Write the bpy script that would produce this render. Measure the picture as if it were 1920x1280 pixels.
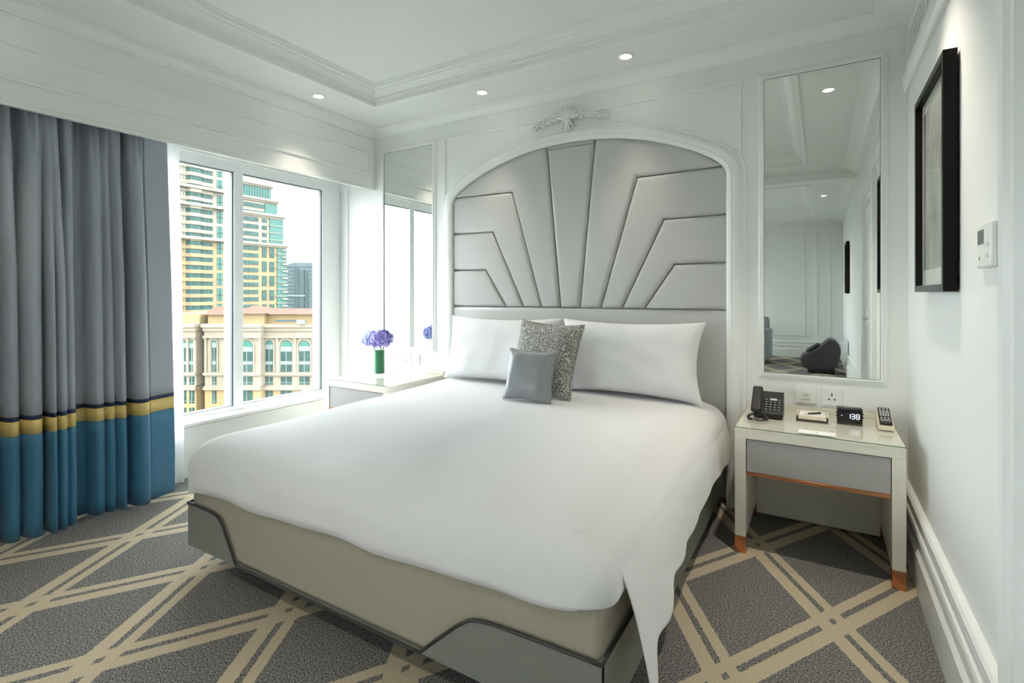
import bpy, bmesh, math, random
from mathutils import Vector, Matrix, noise
random.seed(7)
PI = math.pi
scene = bpy.context.scene
for o in list(bpy.data.objects): bpy.data.objects.remove(o)
C = scene.collection

# ------------------------------------------------------------------ camera
YAW = math.radians(31.0)
CAMH = 1.22
cam_d = bpy.data.cameras.new('camera'); cam = bpy.data.objects.new('camera', cam_d); C.objects.link(cam)
cam_d.sensor_width = 36.0; cam_d.lens = 18.0                       # 960 px focal length on 1920
cam_d.shift_y = -(640 - 551) / 1920.0
cam_d.clip_start = 0.02; cam_d.clip_end = 3000
cam.location = (0, 0, CAMH); cam.rotation_euler = (PI / 2, 0, YAW)
scene.camera = cam

# ------------------------------------------------------------------ world (bright overcast sky), exposure
SKY = 5.2
w = bpy.data.worlds.new('sky'); scene.world = w; w.use_nodes = True
bg = w.node_tree.nodes['Background']; bg.inputs[0].default_value = (0.93, 0.97, 1.0, 1); bg.inputs[1].default_value = SKY
vs = scene.view_settings
vs.view_transform = 'Standard'; vs.look = 'None'; vs.gamma = 1.0; vs.use_curve_mapping = False
vs.exposure = 1.36
LAMP_W = 12.0                                                       # each ceiling downlight
LAMP_COL = (1.0, 0.88, 0.72)

# ------------------------------------------------------------------ dimensions (camera at x=0,y=0)
XL, XR = -3.292, 0.376           # pelmet face, right wall
YB, YR = 3.18, -5.05             # headboard wall, rear wall
XW = -3.72                       # window plane
XS = -3.60                       # wall under the sill
ZS, ZU = 2.62, 2.73              # soffit, raised ceiling
REC = (-2.841, -0.15, -0.05, 2.744)   # recess 1 x0,x1,y0,y1
REC2 = (-2.841, -0.13, -3.94, -1.26)
BC = -1.45                       # bed centre line

# ------------------------------------------------------------------ materials
MATS = {}
def nt(m): return m.node_tree
def mat(name, col, rough=0.5, metal=0.0, bump=None, spec=0.5, emit=None, estr=1.0, sheen=0.0, trans=0.0, var=None):
    if name in MATS: return MATS[name]
    m = bpy.data.materials.new(name); m.use_nodes = True; MATS[name] = m
    b = nt(m).nodes['Principled BSDF']
    b.inputs['Base Color'].default_value = (*col, 1); b.inputs['Roughness'].default_value = rough
    b.inputs['Metallic'].default_value = metal; b.inputs['Specular IOR Level'].default_value = spec
    if sheen: b.inputs['Sheen Weight'].default_value = sheen; b.inputs['Sheen Roughness'].default_value = 0.5
    if trans: b.inputs['Transmission Weight'].default_value = trans
    if emit: b.inputs['Emission Color'].default_value = (*emit, 1); b.inputs['Emission Strength'].default_value = estr
    if bump or var:
        tc = nt(m).nodes.new('ShaderNodeTexCoord')
    if bump:                       # (scale, strength, distance)
        n = nt(m).nodes.new('ShaderNodeTexNoise'); n.inputs['Scale'].default_value = bump[0]; n.inputs['Detail'].default_value = 3
        bp = nt(m).nodes.new('ShaderNodeBump'); bp.inputs['Strength'].default_value = bump[1]; bp.inputs['Distance'].default_value = bump[2]
        nt(m).links.new(tc.outputs['Object'], n.inputs['Vector']); nt(m).links.new(n.outputs['Fac'], bp.inputs['Height'])
        nt(m).links.new(bp.outputs['Normal'], b.inputs['Normal'])
    if var:                        # (scale, other colour): soft blotches of a second colour
        n = nt(m).nodes.new('ShaderNodeTexNoise'); n.inputs['Scale'].default_value = var[0]; n.inputs['Detail'].default_value = 4
        mx = nt(m).nodes.new('ShaderNodeMix'); mx.data_type = 'RGBA'
        mx.inputs['A'].default_value = (*col, 1); mx.inputs['B'].default_value = (*var[1], 1)
        cr = nt(m).nodes.new('ShaderNodeMapRange'); cr.inputs[1].default_value = 0.42; cr.inputs[2].default_value = 0.6
        nt(m).links.new(tc.outputs['Object'], n.inputs['Vector']); nt(m).links.new(n.outputs['Fac'], cr.inputs[0])
        nt(m).links.new(cr.outputs[0], mx.inputs['Factor']); nt(m).links.new(mx.outputs['Result'], b.inputs['Base Color'])
    return m

M_wall = mat('wall_paint', (0.835, 0.858, 0.842), 0.45, bump=(60, 0.05, 0.002))
M_ceil = mat('ceiling_paint', (0.84, 0.86, 0.848), 0.6)
M_trim = mat('trim_gloss', (0.855, 0.88, 0.865), 0.3)
M_frame = mat('window_frame_white', (0.88, 0.9, 0.89), 0.35)
M_gasket = mat('gasket_grey', (0.09, 0.12, 0.13), 0.5)
M_mirror = mat('mirror_glass', (0.86, 0.89, 0.865), 0.0, metal=1.0)
M_linen = mat('white_linen', (0.745, 0.755, 0.765), 0.75, bump=(9, 0.06, 0.02), sheen=0.15)
M_hb = mat('headboard_satin', (0.51, 0.515, 0.50), 0.38, bump=(14, 0.10, 0.01), sheen=0.2)
M_hbseam = mat('headboard_seam', (0.14, 0.14, 0.13), 0.7)
M_base = mat('bed_base_cream', (0.36, 0.335, 0.265), 0.55, bump=(300, 0.08, 0.001))
M_bpanel = mat('bed_panel_grey', (0.20, 0.21, 0.19), 0.45, bump=(300, 0.05, 0.001))
M_pipe = mat('dark_piping', (0.035, 0.035, 0.035), 0.5)
M_plinth = mat('plinth_dark', (0.03, 0.03, 0.03), 0.8)
M_lacq = mat('cream_lacquer', (0.76, 0.74, 0.64), 0.25)
M_drawer = mat('drawer_grey', (0.40, 0.395, 0.385), 0.4)
M_copper = mat('copper', (0.62, 0.27, 0.13), 0.25, metal=0.85)
M_black = mat('black_plastic', (0.018, 0.018, 0.018), 0.4)
M_blackgl = mat('black_gloss', (0.008, 0.008, 0.010), 0.15)
M_key = mat('key_print', (0.62, 0.63, 0.63), 0.6)
M_paper = mat('paper', (0.88, 0.88, 0.86), 0.8)
M_beige = mat('beige_leather', (0.70, 0.62, 0.50), 0.5)
M_plate = mat('plate_white', (0.82, 0.84, 0.81), 0.3)
M_dark = mat('dark_hole', (0.01, 0.01, 0.01), 0.9)
M_screen = mat('lcd_grey', (0.12, 0.14, 0.14), 0.2)
M_digit = mat('clock_digit', (0.7, 0.8, 1.0), 0.5, emit=(0.72, 0.82, 1.0), estr=0.45)
M_pframe = mat('picture_frame_black', (0.005, 0.005, 0.005), 0.4, spec=0.15)
M_mat = mat('picture_mount', (0.80, 0.79, 0.74), 0.7)
M_sofa = mat('sofa_grey', (0.30, 0.33, 0.33), 0.8, bump=(200, 0.1, 0.002))
M_massager = mat('massager_dark', (0.035, 0.033, 0.036), 0.4)
M_cgrey = mat('curtain_grey', (0.36, 0.40, 0.46), 0.6, sheen=0.3, bump=(400, 0.05, 0.001))
M_cblue = mat('curtain_blue', (0.045, 0.19, 0.33), 0.6, sheen=0.2, bump=(400, 0.05, 0.001))
M_cgold = mat('curtain_gold', (0.72, 0.56, 0.20), 0.55)
M_cnavy = mat('curtain_navy', (0.012, 0.03, 0.09), 0.6)
M_satin = mat('grey_satin', (0.27, 0.285, 0.30), 0.32, sheen=0.3, bump=(10, 0.1, 0.01))
M_leafg = mat('vase_leaf_green', (0.05, 0.24, 0.12), 0.4)
M_stem = mat('stem_green', (0.10, 0.25, 0.08), 0.5)
M_lampm = mat('downlight_trim', (0.85, 0.85, 0.84), 0.3)
M_lamp = mat('downlight_glow', (1, 1, 1), 0.5, emit=(1.0, 0.93, 0.82), estr=9.0)
M_door = mat('door_white', (0.83, 0.85, 0.83), 0.3)

def glass_mat(name, tint, refl=1.0):
    m = bpy.data.materials.new(name); m.use_nodes = True; MATS[name] = m
    n = nt(m).nodes; n.remove(n['Principled BSDF'])
    t = n.new('ShaderNodeBsdfTransparent'); t.inputs[0].default_value = (*tint, 1)
    g = n.new('ShaderNodeBsdfGlossy'); g.inputs['Roughness'].default_value = 0.0
    f = n.new('ShaderNodeFresnel'); f.inputs[0].default_value = 1.45
    k = n.new('ShaderNodeMath'); k.operation = 'MULTIPLY'; k.inputs[1].default_value = refl
    mx = n.new('ShaderNodeMixShader')
    ge = n.new('ShaderNodeNewGeometry'); fb = n.new('ShaderNodeMath'); fb.operation = 'SUBTRACT'; fb.inputs[0].default_value = refl
    nt(m).links.new(ge.outputs['Backfacing'], fb.inputs[1]); fb.use_clamp = True; nt(m).links.new(fb.outputs[0], k.inputs[1])   # reflect on the outer faces only
    nt(m).links.new(f.outputs[0], k.inputs[0]); nt(m).links.new(k.outputs[0], mx.inputs[0])
    nt(m).links.new(t.outputs[0], mx.inputs[1]); nt(m).links.new(g.outputs[0], mx.inputs[2])
    nt(m).links.new(mx.outputs[0], n['Material Output'].inputs[0])
    return m
M_pane = glass_mat('window_glass', (0.968, 0.98, 0.976))
M_topglass = glass_mat('table_glass', (0.985, 0.995, 0.988), 0.8)
M_glassedge = mat('glass_edge_green', (0.09, 0.20, 0.15), 0.2)
M_vaseglass = glass_mat('vase_glass', (0.94, 0.98, 0.96), 1.0)

def sheer_mat():
    m = bpy.data.materials.new('sheer_white'); m.use_nodes = True
    n = nt(m).nodes; n.remove(n['Principled BSDF'])
    d = n.new('ShaderNodeBsdfDiffuse'); d.inputs[0].default_value = (0.9, 0.92, 0.93, 1)
    t = n.new('ShaderNodeBsdfTranslucent'); t.inputs[0].default_value = (0.9, 0.92, 0.93, 1)
    tr = n.new('ShaderNodeBsdfTransparent')
    a = n.new('ShaderNodeMixShader'); a.inputs[0].default_value = 0.5
    b = n.new('ShaderNodeMixShader'); b.inputs[0].default_value = 0.2
    nt(m).links.new(d.outputs[0], a.inputs[1]); nt(m).links.new(t.outputs[0], a.inputs[2])
    nt(m).links.new(a.outputs[0], b.inputs[1]); nt(m).links.new(tr.outputs[0], b.inputs[2])
    nt(m).links.new(b.outputs[0], n['Material Output'].inputs[0])
    return m
M_sheer = sheer_mat()

def carpet_mat():
    m = bpy.data.materials.new('carpet_lattice'); m.use_nodes = True
    n = nt(m).nodes; L = nt(m).links; b = n['Principled BSDF']
    tc = n.new('ShaderNodeTexCoord'); sp = n.new('ShaderNodeSeparateXYZ')
    # slightly ragged stripe edges
    nz = n.new('ShaderNodeTexNoise'); nz.inputs['Scale'].default_value = 70; nz.inputs['Detail'].default_value = 1
    L.new(tc.outputs['Object'], nz.inputs['Vector'])
    rag = n.new('ShaderNodeVectorMath'); rag.operation = 'MULTIPLY_ADD'
    L.new(nz.outputs['Color'], rag.inputs[0]); rag.inputs[1].default_value = (0.009,) * 3; L.new(tc.outputs['Object'], rag.inputs[2])
    L.new(rag.outputs[0], sp.inputs[0])
    def math_(op, a, bb=None, c=None):
        k = n.new('ShaderNodeMath'); k.operation = op
        for i, v in enumerate((a, bb, c)):
            if v is None: continue
            if isinstance(v, (int, float)): k.inputs[i].default_value = v
            else: L.new(v, k.inputs[i])
        return k.outputs[0]
    G = 3.887
    x = math_('DIVIDE', math_('SUBTRACT', sp.outputs[0], -0.2535), 0.3)
    y = math_('DIVIDE', math_('SUBTRACT', sp.outputs[1], 2.757), 0.5)
    def band(v, sgn):
        # distance (metres) from the nearest line of the family
        k = math_('MULTIPLY', math_('SUBTRACT', v, math_('MULTIPLY', math_('ROUND', math_('MULTIPLY', v, 0.5)), 2.0)), sgn / G)
        wide = math_('MULTIPLY', math_('GREATER_THAN', k, 0.012), math_('LESS_THAN', k, 0.066))
        narrow = math_('MULTIPLY', math_('LESS_THAN', k, -0.012), math_('GREATER_THAN', k, -0.052))
        return math_('MAXIMUM', wide, narrow)
    s = band(math_('ADD', x, y), -1.0); d = band(math_('SUBTRACT', x, y), 1.0)
    cream = math_('MAXIMUM', s, d)
    pile = n.new('ShaderNodeTexNoise'); pile.inputs['Scale'].default_value = 190; pile.inputs['Detail'].default_value = 2
    L.new(tc.outputs['Object'], pile.inputs['Vector'])
    ramp = n.new('ShaderNodeValToRGB'); e = ramp.color_ramp.elements
    e[0].position = 0.36; e[0].color = (0.045, 0.05, 0.052, 1); e[1].position = 0.66; e[1].color = (0.34, 0.335, 0.32, 1)
    L.new(pile.outputs['Fac'], ramp.inputs[0])
    ramp2 = n.new('ShaderNodeValToRGB'); e = ramp2.color_ramp.elements
    e[0].position = 0.3; e[0].color = (0.45, 0.39, 0.28, 1); e[1].position = 0.7; e[1].color = (0.57, 0.50, 0.37, 1)
    L.new(pile.outputs['Fac'], ramp2.inputs[0])
    mx = n.new('ShaderNodeMix'); mx.data_type = 'RGBA'
    L.new(cream, mx.inputs['Factor']); L.new(ramp.outputs[0], mx.inputs['A']); L.new(ramp2.outputs[0], mx.inputs['B'])
    L.new(mx.outputs['Result'], b.inputs['Base Color'])
    hgt = math_('ADD', math_('MULTIPLY', pile.outputs['Fac'], 0.5), math_('MULTIPLY', cream, 0.25))
    bp = n.new('ShaderNodeBump'); bp.inputs['Strength'].default_value = 0.5; bp.inputs['Distance'].default_value = 0.008
    L.new(hgt, bp.inputs['Height']); L.new(bp.outputs[0], b.inputs['Normal'])
    b.inputs['Roughness'].default_value = 0.95; b.inputs['Specular IOR Level'].default_value = 0.1
    return m
M_carpet = carpet_mat()

def leopard_mat():
    m = bpy.data.materials.new('spotted_weave'); m.use_nodes = True
    n = nt(m).nodes; L = nt(m).links; b = n['Principled BSDF']
    tc = n.new('ShaderNodeTexCoord'); v = n.new('ShaderNodeTexVoronoi'); v.inputs['Scale'].default_value = 95
    v.feature = 'DISTANCE_TO_EDGE'
    L.new(tc.outputs['Object'], v.inputs['Vector'])
    r = n.new('ShaderNodeValToRGB'); e = r.color_ramp.elements
    e[0].position = 0.05; e[0].color = (0.60, 0.60, 0.56, 1); e[1].position = 0.15; e[1].color = (0.06, 0.06, 0.055, 1)
    L.new(v.outputs['Distance'], r.inputs[0]); L.new(r.outputs[0], b.inputs['Base Color']); b.inputs['Roughness'].default_value = 0.8
    return m
M_spot = leopard_mat()

def picture_mat():
    m = bpy.data.materials.new('faint_sketch'); m.use_nodes = True
    n = nt(m).nodes; L = nt(m).links; b = n['Principled BSDF']
    tc = n.new('ShaderNodeTexCoord'); mp = n.new('ShaderNodeMapping'); mp.inputs['Scale'].default_value = (1, 9, 2.2)
    z = n.new('ShaderNodeTexNoise'); z.inputs['Scale'].default_value = 2.2; z.inputs['Detail'].default_value = 6
    L.new(tc.outputs['Object'], mp.inputs[0]); L.new(mp.outputs[0], z.inputs['Vector'])
    r = n.new('ShaderNodeValToRGB'); e = r.color_ramp.elements
    e[0].position = 0.32; e[0].color = (0.26, 0.27, 0.25, 1); e[1].position = 0.62; e[1].color = (0.55, 0.55, 0.50, 1)
    L.new(z.outputs['Fac'], r.inputs[0]); L.new(r.outputs[0], b.inputs['Base Color']); b.inputs['Roughness'].default_value = 0.25
    return m
M_pic = picture_mat()

# ------------------------------------------------------------------ mesh helpers
class MB:
    def __init__(s): s.v = []; s.f = []
    def add(s, vs_, fs): 
        o = len(s.v); s.v += [tuple(p) for p in vs_]; s.f += [tuple(i + o for i in q) for q in fs]; return s
    def box(s, x0, x1, y0, y1, z0, z1):
        if x0 > x1: x0, x1 = x1, x0
        if y0 > y1: y0, y1 = y1, y0
        if z0 > z1: z0, z1 = z1, z0
        return s.add([(x0,y0,z0),(x1,y0,z0),(x1,y1,z0),(x0,y1,z0),(x0,y0,z1),(x1,y0,z1),(x1,y1,z1),(x0,y1,z1)],
                     [(0,3,2,1),(4,5,6,7),(0,1,5,4),(1,2,6,5),(2,3,7,6),(3,0,4,7)])
    def prism(s, poly, fn, a, b):
        """poly: 2-D points; fn(p, t) -> 3-D point; extruded from t=a to t=b"""
        n = len(poly)
        vs_ = [fn(p, a) for p in poly] + [fn(p, b) for p in poly]
        return s.add(vs_, [tuple(range(n))[::-1], tuple(range(n, 2 * n))] + [(i, (i + 1) % n, n + (i + 1) % n, n + i) for i in range(n)])
    def cyl(s, c, r, h, n=24, r2=None, axis='z'):
        r2 = r if r2 is None else r2
        def P(a, rr, t):
            p = (rr * math.cos(a), rr * math.sin(a), t)
            if axis == 'y': p = (p[0], t, p[1])
            if axis == 'x': p = (t, p[0], p[1])
            return (c[0] + p[0], c[1] + p[1], c[2] + p[2])
        vs_ = [P(2 * PI * i / n, r, 0) for i in range(n)] + [P(2 * PI * i / n, r2, h) for i in range(n)]
        return s.add(vs_, [tuple(range(n))[::-1], tuple(range(n, 2 * n))] + [(i, (i + 1) % n, n + (i + 1) % n, n + i) for i in range(n)])
    def tube(s, pts, r, n=8, cap=True):
        pts = [Vector(p) for p in pts]; rings = []
        up = Vector((0, 0, 1)); base = len(s.v)
        for i, p in enumerate(pts):
            d = (pts[min(i + 1, len(pts) - 1)] - pts[max(i - 1, 0)]).normalized()
            a = d.cross(up)
            if a.length < 1e-3: a = d.cross(Vector((1, 0, 0)))
            a.normalize(); b = a.cross(d).normalized()
            rr = r[i] if isinstance(r, (list, tuple)) else r
            s.v += [tuple(p + (a * math.cos(2 * PI * k / n) + b * math.sin(2 * PI * k / n)) * rr) for k in range(n)]
        for i in range(len(pts) - 1):
            for k in range(n):
                s.f.append((base + i * n + k, base + i * n + (k + 1) % n, base + (i + 1) * n + (k + 1) % n, base + (i + 1) * n + k))
        if cap:
            s.f.append(tuple(base + k for k in range(n))[::-1]); s.f.append(tuple(base + (len(pts) - 1) * n + k for k in range(n)))
        return s
    def sweep(s, path, nrm, prof, closed=False):
        """sweep a profile [(a, b)] along an in-plane path; a = sideways (nrm x direction), b = along nrm"""
        pts = [Vector(p) for p in path]; nrm = Vector(nrm).normalized(); N = len(pts); m = len(prof); base = len(s.v)
        for i, p in enumerate(pts):
            dp = (p - pts[i - 1]).normalized() if (i > 0 or closed) else None
            dn = (pts[(i + 1) % N] - p).normalized() if (i < N - 1 or closed) else None
            if dp is None: dp = dn
            if dn is None: dn = dp
            s1 = nrm.cross(dp); s2 = nrm.cross(dn); side = s1 + s2
            side = side / max(0.2, side.dot(s1)) if side.length > 1e-6 else s1
            for a, b in prof: s.v.append(tuple(p + side * a + nrm * b))
        segs = N if closed else N - 1
        for i in range(segs):
            j = (i + 1) % N
            for k in range(m):
                k2 = (k + 1) % m
                s.f.append((base + i * m + k, base + j * m + k, base + j * m + k2, base + i * m + k2))
        if not closed:
            s.f.append(tuple(base + k for k in range(m))); s.f.append(tuple(base + (N - 1) * m + k for k in range(m))[::-1])
        return s
    def lathe(s, prof, c=(0, 0, 0), n=32):
        base = len(s.v); m = len(prof)
        for i in range(n):
            a = 2 * PI * i / n
            for r, z in prof: s.v.append((c[0] + r * math.cos(a), c[1] + r * math.sin(a), c[2] + z))
        for i in range(n):
            j = (i + 1) % n
            for k in range(m - 1): s.f.append((base + i * m + k, base + j * m + k, base + j * m + k + 1, base + i * m + k + 1))
        return s

def build(name, mb, m, parent=None, smooth=False, bevel=0, seg=2, sub=0, auto=None):
    me = bpy.data.meshes.new(name)
    off = Vector((0, 0, 0))
    if parent is not None:
        q = parent
        while q is not None: off += q.location; q = q.parent
    me.from_pydata([tuple(Vector(p) - off) for p in mb.v], [], mb.f); me.validate(); 
    bm = bmesh.new(); bm.from_mesh(me); bmesh.ops.recalc_face_normals(bm, faces=bm.faces); bm.to_mesh(me); bm.free()
    me.materials.append(m)
    o = bpy.data.objects.new(name, me); C.objects.link(o)
    if parent is not None: o.parent = parent
    if smooth:
        me.polygons.foreach_set('use_smooth', [True] * len(me.polygons))
        if auto: me.set_sharp_from_angle(angle=math.radians(auto))
    if bevel:
        b = o.modifiers.new('bevel', 'BEVEL'); b.width = bevel; b.segments = seg; b.limit_method = 'ANGLE'; b.angle_limit = math.radians(40)
        me.polygons.foreach_set('use_smooth', [True] * len(me.polygons)); me.set_sharp_from_angle(angle=math.radians(40))
    if sub:
        b = o.modifiers.new('sub', 'SUBSURF'); b.levels = sub; b.render_levels = sub
    return o
def tag(o, label, cat, group=None):
    o['label'] = label; o['category'] = cat
    if group: o['group'] = group
    return o
def thing(name, label, cat, loc, group=None):
    o = bpy.data.objects.new(name, None); C.objects.link(o); o.location = loc; o.empty_display_size = 0.1
    return tag(o, label, cat, group)
def struct(o): o['kind'] = 'structure'; return o
def sroot(name, loc=(0, 0, 0)):
    o = bpy.data.objects.new(name, None); C.objects.link(o); o.location = loc; o.empty_display_size = 0.1
    return struct(o)
def box(name, m, parent, *d, bevel=0): return build(name, MB().box(*d), m, parent, bevel=bevel)
ogee = lambda w_, h, n=10: [(w_ * i / n, h * (0.5 - 0.5 * math.cos(PI * i / n))) for i in range(n + 1)]

# ------------------------------------------------------------------ the room shell
struct(build('floor', MB().add([(-3.62, YR - 0.1, 0), (XR + 0.1, YR - 0.1, 0), (XR + 0.1, 3.3, 0), (-3.62, 3.3, 0)], [(0, 1, 2, 3)]), M_carpet))

# ceiling: soffit with two raised recesses
def ceiling():
    mb = MB(); x0, x1, y0, y1 = -3.86, XR + 0.1, YR - 0.1, 3.36
    a, b = REC, REC2
    def q(xa, xb, ya, yb, z=ZS): mb.box(xa, xb, ya, yb, z, z + 0.03)
    q(x0, a[0], y0, y1); q(a[1], x1, y0, y1)
    for ya, yb in ((a[3], y1), (b[3], a[2]), (y0, b[2])): q(a[0], a[1], ya, yb)
    q(b[1], a[1], b[2], b[3]) if b[1] < a[1] else None
    for r in (a, b): mb.box(r[0] - 0.02, r[1] + 0.02, r[2] - 0.02, r[3] + 0.02, ZU, ZU + 0.03)
    return struct(build('ceiling', mb, M_ceil))
ceiling()
# recess cornices: stepped cove from the soffit edge up and inwards
prof_rec = [(-0.03, 0.0), (-0.03, -0.012), (0.012, -0.012), (0.016, 0.0), (0.016, 0.022), (0.026, 0.026), (0.03, 0.045), (0.045, 0.062), (0.066, 0.074), (0.07, 0.082), (0.092, 0.086), (0.096, 0.098), (0.106, 0.10), (0.11, 0.108), (0.11, 0.112), (-0.03, 0.112)]
for k, r in enumerate((REC, REC2)):
    p = [(r[0], r[2], ZS), (r[1], r[2], ZS), (r[1], r[3], ZS), (r[0], r[3], ZS)]
    struct(build('trim_%d' % (k + 1), MB().sweep(p, (0, 0, 1), prof_rec, True), M_trim, smooth=True, auto=25))
# crown along the walls under the soffit
cr = [(0, 0), (0, -0.072), (0.010, -0.072), (0.012, -0.058), (0.022, -0.050), (0.034, -0.030), (0.052, -0.016), (0.066, -0.012), (0.074, -0.006), (0.074, 0)]
crb = [(a * 2.0 if a > 0.012 else a, b * 1.15) for a, b in cr]
struct(build('trim_3', MB().sweep([(XR, YB, ZS), (XL, YB, ZS), (XL, YR, ZS)], (0, 0, 1), cr), M_trim, smooth=True, auto=25))
struct(build('trim_4', MB().sweep([(XR, YR, ZS), (XR, YB, ZS)], (0, 0, 1), crb), M_trim, smooth=True, auto=25))
struct(build('trim_5', MB().box(XL, XR, -0.72, -0.52, ZS - 0.09, ZS).sweep([(XR, -0.52, ZS), (XL, -0.52, ZS)], (0, 0, 1), [(-b_, a_ * 0.0 - b_ - 0.09) for a_, b_ in [(0, 0), (0, -0.03), (0, -0.05)]] ), M_trim))

# headboard wall with an arched niche
AS = 1.0208
ARCH = [(1.0, 1.915), (0.988, 1.952), (0.955, 1.988), (0.915, 2.020), (0.83, 2.070), (0.765, 2.10), (0.66, 2.143), (0.55, 2.180), (0.44, 2.208), (0.32, 2.232), (0.17, 2.250), (0.0, 2.256)]
def arch_pts(grow=0.0, zb=0.0):
    """left foot -> over the top -> right foot, as (x, z)"""
    half = []
    pts = [Vector((d, z)) for d, z in ARCH]
    for i, p in enumerate(pts):
        if i == 0: t = Vector((-0.1, 1))
        elif i == len(pts) - 1: t = Vector((-1, 0))
        else: t = (pts[i + 1] - pts[i - 1])
        t.normalize(); nn = Vector((t.y, -t.x))
        q = p + nn * grow; half.append((q.x, q.y))
    half[0] = (1.0 + grow, half[0][1])
    R = [(BC + 0.003 + d, z) for d, z in half]; Lh = [(BC + 0.003 - d, z) for d, z in half]
    return [(Lh[0][0], zb)] + Lh + R[::-1][1:] + [(R[0][0], zb)]
def wall_back():
    mb = MB(); ap = arch_pts(0.0, 0.0); zt = ZS + 0.02
    xl, xr = XW - 0.15, XR + 0.1
    mb.box(xl, ap[0][0], YB, YB + 0.1, 0, zt); mb.box(ap[-1][0], xr, YB, YB + 0.1, 0, zt)
    for (xa, za), (xb, zb) in zip(ap[1:-1], ap[2:-1]):
        mb.add([(xa, YB, za), (xb, YB, zb), (xb, YB, zt), (xa, YB, zt), (xa, YB + 0.1, za), (xb, YB + 0.1, zb), (xb, YB + 0.1, zt), (xa, YB + 0.1, zt)],
               [(0, 1, 2, 3), (4, 7, 6, 5), (0, 4, 5, 1)])
    mb.box(ap[0][0] - 0.05, ap[-1][0] + 0.05, YB + 0.1, YB + 0.13, 0, zt)
    return struct(build('wall_back', mb, M_wall))
wall_back()
# arch moulding: a broad rounded bead with an inner fillet
pa = [(-0.012, -0.02), (-0.012, 0.03), (0.0, 0.038), (0.014, 0.040), (0.018, 0.034), (0.03, 0.036), (0.048, 0.034), (0.062, 0.026), (0.070, 0.014), (0.074, 0.010), (0.092, 0.008), (0.096, 0.0), (0.096, -0.02)]
struct(build('trim_6', MB().sweep([(x, YB, z) for x, z in arch_pts(0.0, 0.0)], (0, -1, 0), [(-a if False else a, b) for a, b in pa]), M_trim, smooth=True, auto=30))
# thin panel moulding around the arch spandrels
pt = [(-0.011, 0), (-0.009, 0.008), (-0.003, 0.011), (0.003, 0.011), (0.009, 0.008), (0.011, 0)]
struct(build('trim_7', MB().sweep([(BC - 1.075, YB, 1.93), (BC - 1.075, YB, 2.435), (BC + 1.06, YB, 2.435), (BC + 1.06, YB, 1.93)], (0, -1, 0), pt), M_trim, smooth=True, auto=30))

# right wall, with a shallow moulding under the air grille
struct(build('wall_right', MB().box(XR, XR + 0.1, YR - 0.1, YB + 0.1, 0, ZS + 0.02), M_wall))
struct(build('trim_8', MB().sweep([(XR, 1.30, 2.215), (XR, YB, 2.215)], (-1, 0, 0), [(-0.0, 0), (-0.0, 0.014), (-0.012, 0.020), (-0.02, 0.016), (-0.03, 0.024), (-0.05, 0.020), (-0.062, 0.026), (-0.075, 0.018), (-0.085, 0.006), (-0.09, 0)]), M_trim, smooth=True, auto=30))
struct(build('wall_rear', MB().box(-3.9, XR + 0.1, YR - 0.1, YR, 0, ZS + 0.02), M_wall))
for k, (xa, xb) in enumerate(((-0.05, 0.16), (-1.35, -0.25), (-2.7, -1.55))):
    struct(build('trim_%d' % (9 + k), MB().sweep([(xa, YR, 0.42), (xb, YR, 0.42), (xb, YR, 2.4), (xa, YR, 2.4)], (0, 1, 0), pt, True), M_trim, smooth=True, auto=30))
# left wall: low wall and sill under the window, solid pier behind the camera, pelmet
WIN = (0.25, 3.166); WIN_ADDED = (-4.9, -1.7)
def wall_left():
    mb = MB()
    mb.box(XS - 0.02, XS, YR, YB, 0, 0.33)
    mb.box(XW - 0.1, XS, WIN_ADDED[1], WIN[0], 0, ZS)
    mb.box(XW - 0.1, XS, YR, WIN_ADDED[0], 0, ZS)
    for wa, wb in (WIN, WIN_ADDED): mb.box(XW - 0.1, XW + 0.02, wa, wb, 2.20, ZS); mb.box(XW - 0.1, XS - 0.02, wa, wb, 0, 0.30)
    return struct(build('wall_left', mb, M_wall))
wall_left()
struct(build('trim_12', MB().box(XL - 0.018, XL, YR, YB, 2.112, ZS).sweep([(XL, YR, 2.112), (XL, YB, 2.112)], (1, 0, 0), [(0, 0), (0, 0.006), (0.022, 0.006), (0.026, 0)]), M_trim))
struct(build('trim_13', MB().sweep([(XL, 3.12, 2.245), (XL, 3.12, 2.41), (XL, -0.3, 2.41), (XL, -0.3, 2.245)], (1, 0, 0), pt, True), M_trim, smooth=True, auto=30))
struct(build('trim_14', MB().box(XW, XS + 0.012, -0.2, YB, 0.335, 0.36), M_frame, bevel=0.004))
struct(build('trim_15', MB().box(XW, XW + 0.10, 3.168, YB, 0.36, 2.3), M_frame))

# baseboard with stepped mouldings
bb = [(0, 0), (0, 0.036), (-0.145, 0.036), (-0.152, 0.030), (-0.158, 0.022), (-0.205, 0.020), (-0.212, 0.030), (-0.225, 0.026), (-0.232, 0.014), (-0.272, 0.012), (-0.278, 0.024), (-0.290, 0.026), (-0.300, 0.018), (-0.305, 0.0)]
def baseboard(name, a, b, nrm): return struct(build(name, MB().sweep([a, b], nrm, [(-p, q) for p, q in bb] if False else bb), M_trim, smooth=True, auto=30))
baseboard('baseboard_right', (XR, 1.535, 0), (XR, YB, 0), (-1, 0, 0))
baseboard('baseboard_right_rear', (XR, YR, 0), (XR, 0.45, 0), (-1, 0, 0))
baseboard('baseboard_rear', (-3.6, YR, 0), (XR, YR, 0), (0, 1, 0))
for o in bpy.data.objects:
    if o.name.startswith('baseboard'): pass

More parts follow.
